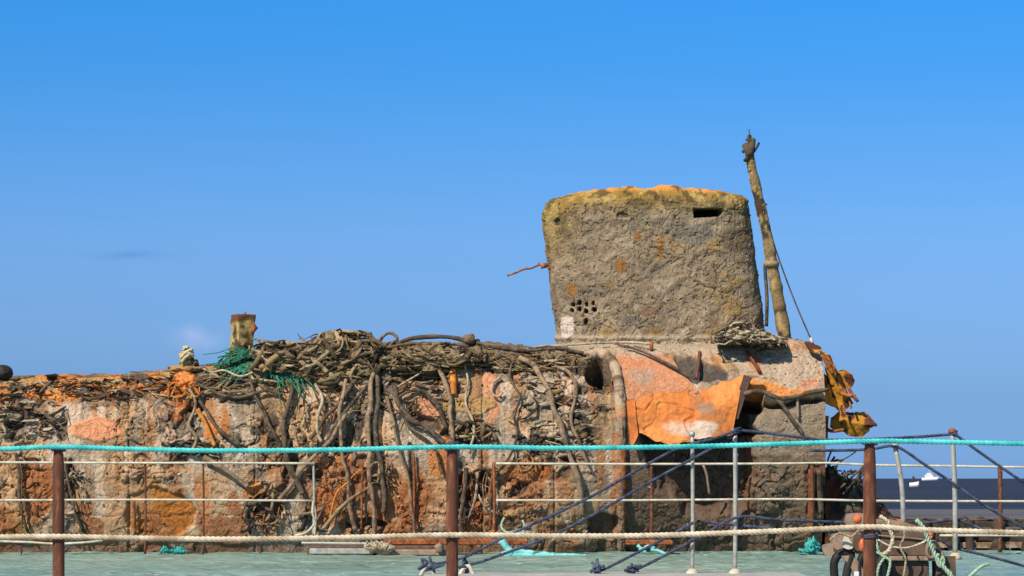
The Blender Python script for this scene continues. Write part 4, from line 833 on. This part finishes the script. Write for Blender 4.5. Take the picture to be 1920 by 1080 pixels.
m = MB(); m.tube(catmull([W(588, 939, YR-.1), W(586, 960, YR-.15), W(590, 980, YR-.1), W(575, 998, YR-.1), W(555, 1004, YR)], .05), .035, 7)
m.tube(catmull([W(588, 940, YR-.1), W(592, 970, YR-.1), W(590, 1004, YR-.1)], .05), .03, 7)
tag(m.build('rope', M_cream), 'frayed white rope end hanging at the right end of the left railing', 'rope')

# low floating walkway at the foot of the wreck
fl = thing('floating_walkway', W(720, 1041, 75.2), 'low rusty steel float lying at the foot of the wreck beside the middle post', 'float'); ORG[fl.name] = np.array(fl.location)
a = W(575, 1040, 74.8); b = W(832, 1020, 75.9); m = MB(); m.box((a[0], 74.9, .0), (b[0], 76.2, .26), b=.03); m.build('deck', M_brownbox, fl, smooth=False)
a = W(580, 1030, 74.6); b = W(700, 1020, 74.6); m = MB(); m.box((a[0], 74.6, .05), (b[0], 74.88, .20), b=.02); m.tube([(a[0]-.2, 74.6, .34), (b[0]+.3, 74.6, .32)], .035, 7); m.build('edge_beam', M_galv, fl, smooth=False)
a = W(730, 1030, 74.6); b = W(836, 1020, 74.6); m = MB(); m.box((a[0], 74.6, .02), (b[0], 74.88, .17), b=.02); m.build('edge_beam', M_tan, fl, smooth=False)
m = MB(); m.box((a[0]-.2, 75.6, .27), (W(990, 0, 75)[0], 76.6, .42), b=.02); m.build('upper_plank', M_rust, fl, smooth=False)
for u in (704, 824):
    m = MB(); m.blob(W(u, 1027, 74.5), .12, 8, .5, 2); m.build('shackle', M_tan, fl)
m = MB()
for k in range(14):
    u = 690+rs.uniform(0, 40); m.tube(catmull([W(u+rs.uniform(-8, 8), 1018+rs.uniform(-4, 4), 74.5), W(u+rs.uniform(-14, 14), 1026, 74.4), W(u+rs.uniform(-12, 12), 1032+rs.uniform(-3, 3), 74.5)], .04), .03, 6)
tag(m.build('chain_tangle', M_hose_pale), 'tangled pale rope and chain lying on the edge of the rusty float', 'rope tangle')
# cyan rag and other bright scraps at the waterline
m = MB(); yq = 74.2
for pts, r in [([(940, 1012), (948, 1024), (958, 1036), (945, 1042)], .09), ([(935, 1044), (960, 1040), (1000, 1041), (1050, 1043), (1098, 1044)], .07), ([(950, 1034), (975, 1034), (1002, 1037)], .06), ([(960, 1046), (940, 1038)], .06), ([(1010, 1040), (1040, 1042)], .08)]:
    m.tube(catmull([W(u, v, yq) for u, v in pts], .05), lumpy(catmull([W(u, v, yq) for u, v in pts], .05), r, 3, .5), 8)
tag(m.build('cyan_rag', M_cyan), 'bright cyan rag strung along the waterline right of the middle post', 'rag')
m = MB()
for pts in [[(1195, 1022), (1205, 1030), (1215, 1024), (1228, 1028)], [(1198, 1030), (1212, 1036)], [(1220, 1030), (1235, 1033), (1250, 1040)]]:
    m.tube(catmull([W(u, v, 74.5) for u, v in pts], .05), .045, 7)
tag(m.build('cyan_rag', M_cyan), 'small pale cyan scrap knotted below the dark hollow of the wreck', 'rag')
m = MB()
for k in range(26):
    u = rs.uniform(305, 350); m.tube(catmull([W(u, 1028+rs.uniform(-5, 4), 75), W(u+rs.uniform(-9, 9), 1030+rs.uniform(-5, 5), 74.9), W(u+rs.uniform(-14, 14), 1036+rs.uniform(-3, 3), 75)], .04), .022, 5)
tag(m.build('net_scrap', M_bottle), 'small green net scrap at the waterline below the orange patch', 'net scrap')
m = MB(); m.blob(W(1522, 1024, 75.2), (.17, .16, .19), 26, .9, 3.5); m.blob(W(1514, 1033, 75.1), (.24, .16, .06), 20, .9, 3.5)
tag(m.build('tarp_bundle', M_bottle), 'small teal tarp bundle at the waterline left of the right post', 'tarp')
m = MB()
for pts in [[(946, 970), (940, 985), (948, 998), (970, 996)], [(980, 975), (984, 990), (978, 1000)], [(940, 990), (955, 1000), (985, 998)]]:
    m.tube(catmull([W(u, v, 75.0) for u, v in pts], .05), .03, 6)
tag(m.build('rope', M_mint), 'short pale green rope curled above the cyan rag', 'rope')
m = MB()
for (a, b, c) in [(1232, 1066, 5), (1262, 1063, 7), (1284, 1066, 5), (1248, 1065, 4)]:
    q = W(a, b, 58); m.blob((q[0], 58, .03), (c*2.2*58/F, .2, .05), 10, .3, 2)
tag(m.build('driftwood', M_black), 'black piece of driftwood floating left of the tall grey stanchions', 'driftwood')
# plain scrap plates lying along the waterline
m = MB(); m.box((W(1175, 0, 75)[0], 75.0, .28), (W(1262, 0, 75)[0], 76.0, .40), b=.02); tag(m.build('steel_plank', M_rust, smooth=False), 'orange steel plank lying on the foot of the wreck under the dark hollow', 'plank')

# ------------------------------------------------------------------ far jetty at the right
YJ = 79.5; j0 = W(1668, 0, YJ)[0]; j1 = 30
jet = thing('timber_jetty', (j0+3, YJ, 0), 'low dark timber jetty crossing behind the railing at the right', 'jetty'); ORG[jet.name] = np.array(jet.location)
zj = H-(977-897)*YJ/F
def rough_box(m, lo, hi, seed=0, amp=.05, nd=(24, 5, 6)):
    lo, hi = np.array(lo), np.array(hi)
    for ax in range(3):
        for s_ in (0, 1):
            a1, a2 = [k for k in range(3) if k != ax]; A, B = np.meshgrid(np.linspace(0, 1, nd[a1]), np.linspace(0, 1, nd[a2])); P = np.zeros(A.shape+(3,)); P[..., a1] = lo[a1]+(hi-lo)[a1]*A; P[..., a2] = lo[a2]+(hi-lo)[a2]*B; P[..., ax] = (lo, hi)[s_][ax]
            D = np.stack([fbm(P, 1.7, seed+q*9)-.5 for q in range(3)], -1); m.add(P+D*amp*2, grid_faces(*A.shape).tolist())
m = MB(); rough_box(m, (j0, YJ, zj-.16), (j1, YJ+2, zj), 3, .07, (220, 8, 5)); m.build('deck', M_timber, jet)
m = MB(); rough_box(m, (j0, YJ+.15, zj-.55), (j1, YJ+.3, zj-.33), 5, .05, (220, 3, 4)); m.build('waling', M_timber, jet)
m = MB(); rough_box(m, (j0, YJ+.05, .10), (j1, YJ+.12, .26), 8, .03, (220, 3, 4)); m.build('waling', M_hose, jet)
x = j0+.1; k = 0
while x < j1:
    m = MB(); P_ = [(x, YJ, -.4), (x+random.uniform(-.05, .05), YJ, .5), (x+random.uniform(-.05, .05), YJ, zj-.03+random.uniform(0, .08))]; P_ = catmull(P_, .1)
    m.tube(P_, lumpy(P_, random.uniform(.11, .19), 2, .4, k), 9); m.build('pile', M_timber, jet); x += random.uniform(.45, .85); k += 1
m = MB(); x = j0
while x < j1:
    w_ = random.uniform(.25, .5); m.box((x, YJ+1.3, -.3), (x+w_, YJ+1.4, zj-.2-random.uniform(0, .15))); x += w_+random.uniform(0.0, .12)
m.build('back_boards', M_timber, jet, smooth=False)
m = MB()
for k in range(50):
    xx = rs.uniform(j0, j0+9); m.blob((xx, YJ+rs.uniform(.1, .6), zj+.02), (rs.uniform(.05, .3), .1, rs.uniform(.02, .06)), 7, .6, 2, np.array(RC[rs.integers(6)])*.5, k)
m.build('deck_debris', M_debris, jet, True)['kind'] = 'stuff'
for u, a, lab in [(1807, 9, 'nearer dark stranded log on the flats beyond the jetty, left one of two'), (1838, 9, 'dark stranded log on the flats beyond the jetty, right one of two')]:
    Yl = 120; m = MB(); q = W(u, 957 if u < 1820 else 960, Yl); P_ = catmull([(q[0]-a*Yl/F, Yl, .10), (q[0], Yl, .32), (q[0]+a*Yl/F, Yl, .22)], .05); m.tube(P_, lumpy(P_, .11, 2, .4), 8)
    tag(m.build('stranded_log', M_boatdark), lab, 'log', 'logs on the flats')

# distant boats
def boat(u, Yb, L, Hh, mh, ms, label, super_=True):
    q = W(u, 897, Yb); t = thing('distant_boat', (q[0], Yb, 0), label, 'boat'); ORG[t.name] = np.array((q[0], Yb, 0.0))
    m = MB(); n = 14; rows = []
    for i in range(n+1):
        s_ = i/n; x = -L/2+L*s_; w = L*.13*math.sin(math.pi*min(1, .25+.75*(1-s_)))**.7 if s_ < 1 else .02; sh = Hh*(.30+.12*s_*s_)
        rows.append([(q[0]+x, Yb-w, sh), (q[0]+x, Yb-w*.7, -.3), (q[0]+x, Yb+w*.7, -.3), (q[0]+x, Yb+w, sh)])
    G_ = np.array(rows); m.add(G_, grid_faces(n+1, 4, True).tolist()); m.build('hull', mh, t)
    m = MB(); m.box((q[0]-L*.32, Yb-L*.07, Hh*.30), (q[0]+L*.18, Yb+L*.07, Hh*.62), b=L*.012); m.box((q[0]-L*.2, Yb-L*.05, Hh*.62), (q[0]+L*.08, Yb+L*.05, Hh*.82), b=L*.01); m.build('cabin', ms, t, smooth=False)
    m = MB(); m.tube([(q[0]-L*.05, Yb, Hh*.8), (q[0]-L*.05, Yb, Hh*1.15)], L*.012, 6); m.build('mast', ms, t)
boat(1744, 2600, 15, 8.5, M_boatwhite, M_boatwhite, 'white motor boat far out on the horizon behind the railing')
boat(1714, 740, 2.4, 3.0, M_boatwhite, M_boatdark, 'tiny dark boat with a white hull out on the dark sea below the white boat')

# ------------------------------------------------------------------ grey landing stage with stanchions and navy ropes
YP = 28.0; zp = H-(1073-897)*28.3/F
pl = thing('landing_stage', (W(1150, 0, 26)[0], 26, 0), 'pale grey landing stage edge at the bottom of the view', 'landing stage'); ORG[pl.name] = np.array(pl.location)
m = MB(); m.box((W(795, 0, 28)[0], 23.5, zp-.16), (W(1502, 0, 28)[0], 28.3, zp), b=.02); m.build('deck', M_grey, pl, smooth=False)
for u in (830, 1150, 1470):
    m = MB(); m.tube([(W(u, 0, 27.6)[0], 27.6, -.6), (W(u, 0, 27.6)[0], 27.6, zp-.16)], .09, 12); m.build('pile', M_galv, pl)
m = MB(); 
for u in (802, 875):
    m = MB(); m.tube(catmull([W(u-14, 1080, 27.9), W(u-6, 1066, 27.9), W(u+4, 1061, 27.9), W(u+9, 1070, 27.9), W(u+14, 1080, 27.9)], .02), .02, 8); m.build('mooring_ring', M_white, pl)
GS_ = 'grey stanchions holding the navy ropes'
for u, vt, vb, r, du, lab in [(1298, 812, 1075, .019, 0, 'slim grey stanchion left of its twin on the pale landing stage'), (1378, 806, 1075, .021, 0, 'grey stanchion where four navy ropes meet above the landing stage'), (1686, 834, 990, .024, 8, 'leaning grey stanchion just right of the right brown post'), (1788, 806, 1045, .025, 3, 'tall upright grey stanchion furthest right with navy rope over its top')]:
    t = thing('stanchion', W(u+du, vb, YP), lab, 'stanchion', GS_); ORG[t.name] = np.array(t.location)
    m = MB(); m.tube(catmull([W(u+du, vb, YP), W(u+du*.5+1, (vt+vb)/2, YP), W(u-du, vt, YP)], .1), r, 12); m.build('pole', M_galv, t)
    m = MB(); q = W(u+du, vb, YP); m.tube([q-np.array([0, 0, .02]), q+np.array([0, 0, .012]), q+np.array([0, 0, .045])], [.07, .06, .03], 12); m.build('foot', M_white, t)
    m = MB(); q = W(u-du, vt, YP); m.tube([q-np.array([0, 0, .03]), q, q+np.array([0, 0, .02])], [r*1.4, r*1.5, r*.5], 10); m.build('cap', M_rust if u > 1700 else M_galv, t)
def twist(m, P, Rr, pitch, n=3, ns_=7, step=None):
    P = catmull(P, step or pitch/10); T = np.gradient(P, axis=0); T /= np.linalg.norm(T, axis=1)[:, None]; up = np.array([0, 0, 1.0]); A = np.cross(T, up); A /= np.linalg.norm(A, axis=1)[:, None]; B = np.cross(T, A)
    s_ = np.concatenate([[0], np.cumsum(np.linalg.norm(np.diff(P, axis=0), axis=1))])
    for k in range(n):
        ph = 2*math.pi*(s_/pitch+k/n); m.tube(P+Rr*.52*(np.cos(ph)[:, None]*A+np.sin(ph)[:, None]*B), Rr*.56, ns_)
NR = [
 ('upper navy rope rising from the left stage ring to the twin stanchions', [(805, 1060), (870, 1045), (940, 1010), (1100, 935), (1260, 846), (1340, 822), (1382, 806)], -.10),
 ('navy rope rising from the stage ring just right of the middle post', [(872, 1061), (905, 1052), (940, 1040), (1020, 1010), (1100, 972), (1220, 903), (1330, 843), (1382, 812)], -.06),
 ('navy rope from the left knot on the stage edge to the slim stanchion', [(1120, 1070), (1140, 1064), (1245, 1010), (1300, 980)], -.1),
 ('navy rope from the right knot on the stage, bending level towards the right post', [(1185, 1070), (1210, 1060), (1310, 1008), (1384, 970), (1460, 975), (1540, 978), (1600, 980)], -.06),
 ('short slack navy rope near the waterline between the two twin stanchions', [(1308, 977), (1350, 982), (1384, 985), (1450, 991)], .08),
 ('level navy rope from the twin stanchions to the tall right stanchion', [(1382, 806), (1440, 812), (1500, 820), (1560, 825), (1640, 823), (1720, 819), (1788, 814)], 0),
 ('navy rope falling from the leaning stanchion down to the right edge', [(1520, 845), (1600, 844), (1640, 841), (1682, 838), (1735, 872), (1790, 908), (1850, 950), (1960, 1012)], -.05),
 ('navy rope falling steeply from the top of the tall right stanchion', [(1788, 812), (1830, 843), (1880, 878), (1960, 932)], -.05),
 ('slack navy rope dipping past the foot of the tall right stanchion', [(1715, 982), (1750, 979), (1790, 975), (1815, 982), (1840, 992)], .04),
 ('lowest navy rope slanting down over the water at the right', [(1762, 1012), (1790, 1027), (1850, 1042), (1960, 1072)], .05),
]
for lab, pts, dy in NR:
    m = MB(); twist(m, [W(u, v, YP+dy) for u, v in pts], .0145, .09, 3, 6)
    if pts[0][0] in (805, 872, 1120, 1185):
        q = W(*pts[0], YP+dy)
        for k in range(7): m.tube(catmull([q+R.normal(0, .025, 3), q+R.normal(0, .045, 3), q+R.normal(0, .035, 3)], .01), .014, 6)
    if pts[0][0] in (1382, 1682, 1788):
        q = W(pts[0][0], pts[0][1], YP)
        t_ = np.linspace(0, 12.6, 40); m.tube(np.stack([q[0]+.032*np.cos(t_), q[1]+.032*np.sin(t_), q[2]-.03+.004*t_], -1), .010, 6)
    tag(m.build('navy_rope', M_navy), lab, 'rope', 'navy mooring ropes')

# ------------------------------------------------------------------ rusty winch block at the bottom right
YW = 27.6
wb = thing('winch_block', W(1690, 1120, YW), 'brown steel winch block with clamps behind the right brown post', 'winch'); ORG[wb.name] = np.array(wb.location)
def pbox(m, u0, v0, u1, v1, ya, yb_, b=.01):
    a = W(u0, v1, ya); c = W(u1, v0, ya); m.box((a[0], ya, a[2]), (c[0], yb_, c[2]), b=b)
m = MB(); pbox(m, 1668, 1052, 1742, 1300, YW, YW+.7); m.build('lower_box', M_brownbox, wb, smooth=False)
m = MB(); pbox(m, 1646, 1043, 1752, 1052, YW-.05, YW+.75, .008); m.build('ledge', M_tan, wb, smooth=False)
m = MB(); pbox(m, 1650, 992, 1746, 1043, YW, YW+.7); m.build('upper_box', M_brownbox, wb, smooth=False)
m = MB(); P_ = catmull([W(1640, 1003, YW-.02), W(1670, 1006, YW-.02), W(1710, 1009, YW-.02), W(1748, 1014, YW-.02)], .02); m.tube(P_, .008, 6); m.build('weld_strip', M_tan, wb)
# sloping lid
m = MB(); a = [W(1640, 978, YW), W(1672, 974, YW), W(1716, 985, YW), W(1750, 992, YW), W(1750, 998, YW), W(1640, 996, YW)]
V_ = [p for p in a]+[p+np.array([0, .7, 0]) for p in a]; m.add(V_, [(0, 1, 2, 3, 4, 5), (11, 10, 9, 8, 7, 6)]+[((i+1) % 6, i, i+6, (i+1) % 6+6) for i in range(6)]); m.build('lid', M_tan, wb, smooth=False)
# rounded clamp plates at the left
def slab(pts, ya, th, per=3, b=0):
    Q = catmull([(*p, 0) for p in pts]+[(*pts[0], 0)], per)[:-1]; n = len(Q); V_ = [W(u, v, ya) for u, v, _ in Q]+[W(u, v, ya)+np.array([0, th, 0]) for u, v, _ in Q]
    return V_, [tuple(range(n)), tuple(range(2*n-1, n-1, -1))]+[((i+1) % n, i, i+n, (i+1) % n+n) for i in range(n)]
for pts, mt, th, nm in [([(1588, 964), (1612, 962), (1634, 968), (1640, 984), (1620, 987), (1588, 984)], M_tan, .12, 'clamp_plate'), ([(1562, 1002), (1590, 998), (1618, 1002), (1616, 1028), (1588, 1032), (1562, 1026)], M_tan, .16, 'clamp_plate'), ([(1543, 1022), (1560, 1020), (1562, 1040), (1550, 1044), (1543, 1032)], M_tan, .08, 'clamp_lug'),
                        ([(1602, 1002), (1634, 1004), (1636, 1034), (1606, 1038), (1600, 1020)], M_brownbox, .05, 'clamp_cheek'), ([(1576, 1042), (1600, 1044), (1618, 1068), (1620, 1090), (1604, 1088), (1594, 1062)], M_tan, .06, 'clamp_arm')]:
    m = MB(); V_, F_ = slab(pts, YW-.1-(.05 if nm != 'clamp_plate' else 0), th); m.add(V_, F_); m.build(nm, mt, wb, smooth=False)
for pts, r, mt in [([(1566, 1095), (1564, 1055), (1578, 1036), (1596, 1040), (1590, 1062), (1584, 1095)], .04, M_black), ([(1612, 1095), (1612, 1055), (1620, 1040), (1634, 1040), (1632, 1095)], .035, M_black), ([(1645, 1095), (1648, 1056), (1656, 1048), (1668, 1056), (1668, 1095)], .035, M_black)]:
    m = MB(); m.tube(catmull([W(u, v, YW-.12) for u, v in pts], .03), r, 10); m.build('rubber_guard', mt, wb)
m = MB(); V_, F_ = slab([(1578, 1024), (1585, 1002), (1592, 1010), (1600, 1026), (1590, 1030)], YW-.2, .03); m.add(V_, F_); m.build('white_cleat', M_white, wb, smooth=False)
m = MB(); pbox(m, 1602, 1072, 1611, 1120, YW-.25, YW-.2, .005); m.build('white_tag', M_boatwhite, wb, smooth=False)
m = MB(); rough_box(m, W(1758, 1110, YW), W(1794, 1042, YW)+np.array([0, .3, 0]), 3, .03, (8, 6, 10)); rough_box(m, W(1746, 1052, YW-.1), W(1764, 1030, YW-.1)+np.array([0, .2, 0]), 9, .03, (6, 6, 6)); m.build('bollard_block', M_brownbox, wb)
m = MB(); m.tube(catmull([W(u, v, YW-.1) for u, v in [(1740, 1018), (1752, 1016), (1762, 1030), (1768, 1042), (1760, 1046), (1752, 1034), (1748, 1046), (1738, 1040), (1740, 1018)]], .02), .017, 8); m.build('shackle', M_tan, wb)
for u, v, a, b, lab in [(1608, 973, 8, 9, 'orange float wedged in the upper left clamp of the winch block'), (1617, 1022, 6.5, 13, 'oval orange float on the lower clamp beside the right brown post'), (1743, 1002, 8, 9, 'orange float at the right end of the winch block')]:
    m = MB(); k_ = YW/F; m.blob(W(u, v, YW-.22), (a*k_, .04, b*k_), 16, .12, 1.5); tag(m.build('orange_float', M_orange), lab, 'float', 'orange floats on the winch block')
for lab, pts, r, mt in [('pale green rope slanting down across the right side of the winch block', [(1718, 975), (1730, 988), (1742, 1015), (1757, 1048), (1775, 1070), (1792, 1092)], .022, M_mint),
                    ('cream hose looping over the winch block just right of the brown post', [(1650, 968), (1664, 978), (1668, 992), (1674, 1010), (1668, 1030), (1656, 1040)], .020, M_cream),
                    ('pale green rope hanging in a fork beside the right brown post', [(1642, 1000), (1646, 1030), (1654, 1042), (1668, 1050), (1668, 1064), (1660, 1095)], .014, M_mint),
                    ('pale green rope bight hanging lowest beside the right brown post', [(1636, 1034), (1650, 1038), (1660, 1042), (1648, 1062), (1642, 1095)], .013, M_mint),
                    ('mint rope loop hanging on the block at the foot of the tall stanchion', [(1760, 1038), (1756, 1050), (1762, 1062), (1770, 1056), (1768, 1044), (1764, 1060), (1782, 1074), (1788, 1095)], .014, M_mint),
                    ('thin pale rope slung level across the front of the winch block', [(1646, 1012), (1670, 1024), (1700, 1027), (1728, 1018), (1748, 1006)], .009, M_cream),
                    ('frayed cream rope trailing down the middle of the winch block', [(1690, 986), (1696, 1004), (1688, 1026), (1698, 1050), (1692, 1092)], .010, M_hose_pale),
                    ('cream rope wound over the left clamp plates of the winch block', [(1556, 1012), (1574, 1000), (1596, 1006), (1612, 994), (1630, 998)], .011, M_hose_pale)]:
    m = MB(); twist(m, [W(u, v, YW-.28) for u, v in pts], r, .11, 3, 6, .012); tag(m.build('rope', mt), lab, 'rope', 'pale ropes on the winch block')
m = MB(); P_ = catmull([W(1815, 1084, YW), W(1828, 1072, YW), W(1840, 1062, YW), W(1854, 1057, YW)], .02); m.tube(P_, lumpy(P_, .018, 4, .3), 7)
m.tube([W(1815, 1084, YW), W(1812, 1300, YW)], .02, 6)
tag(m.build('cleat_horn', M_mint), 'small curved pale horn above the water near the bottom right', 'cleat')

# ------------------------------------------------------------------ rope fence in the foreground
YN = 11.3
fence = thing('rope_fence', (W(860, 0, YN)[0], YN, .35), 'brown steel posts strung with teal and cream ropes in the foreground', 'rope fence'); ORG[fence.name] = np.array(fence.location)
for u, vt, wv_, du in [(110, 836, .0235, 2), (848, 828, .0232, 0), (1631, 824, .0250, 3), (2420, 824, .024, 0), (-640, 836, .024, 0)]:
    m = MB(); zt = W(u, vt, YN)[2]; zz = np.linspace(.3, zt, 60); x0 = W(u, 0, YN)[0]
    xx = x0+du*.0004*np.sin(zz*2)+du*YN/F*(zt-zz)*0.0
    P_ = np.stack([xx, zz*0+YN, zz], -1); rr = np.full(60, wv_); rr[-5:] *= np.array([.98, .95, .90, .80, .62])
    V0 = MB(); m.tube(P_, rr*(1+.05*(fbm(P_, (1, 1, 6), u)-.5)*2), 20); m.build('post', M_post, fence)
    po = bpy.data.objects[[o.name for o in fence.children][-1]] if fence.children else None
    for vv in (vt+6, 1006):
        m = MB(); t_ = np.linspace(0, 2*math.pi*2.2, 60); z_ = W(u, vv, YN)[2]; m.tube(np.stack([x0+(wv_+.004)*np.cos(t_), YN+(wv_+.004)*np.sin(t_), z_-.008+.0012*t_], -1), .0035, 6)
        m.build('lashing', M_navy, fence)
m = MB(); twist(m, [W(u, v, YN-.030) for u, v in [(-800, 852), (-640, 838), (-200, 846), (0, 842), (110, 838), (250, 842), (420, 845), (640, 843), (848, 838), (1050, 840), (1250, 838), (1450, 833), (1631, 827), (1720, 828), (1920, 832), (2200, 838), (2420, 830), (2600, 838)]], .0098, .055, 3, 7, .006)
m.build('top_rope', M_teal, fence)
m = MB(); twist(m, [W(u, v, YN-.032) for u, v in [(-800, 1014), (-640, 1006), (-200, 1014), (0, 1007), (110, 1006), (270, 1009), (430, 1011), (640, 1008), (848, 1003), (1050, 1005), (1220, 1004), (1450, 996), (1631, 988), (1720, 993), (1920, 999), (2200, 1004), (2420, 996), (2600, 1002)]], .0108, .06, 3, 7, .007)
m.build('lower_rope', M_cream, fence)
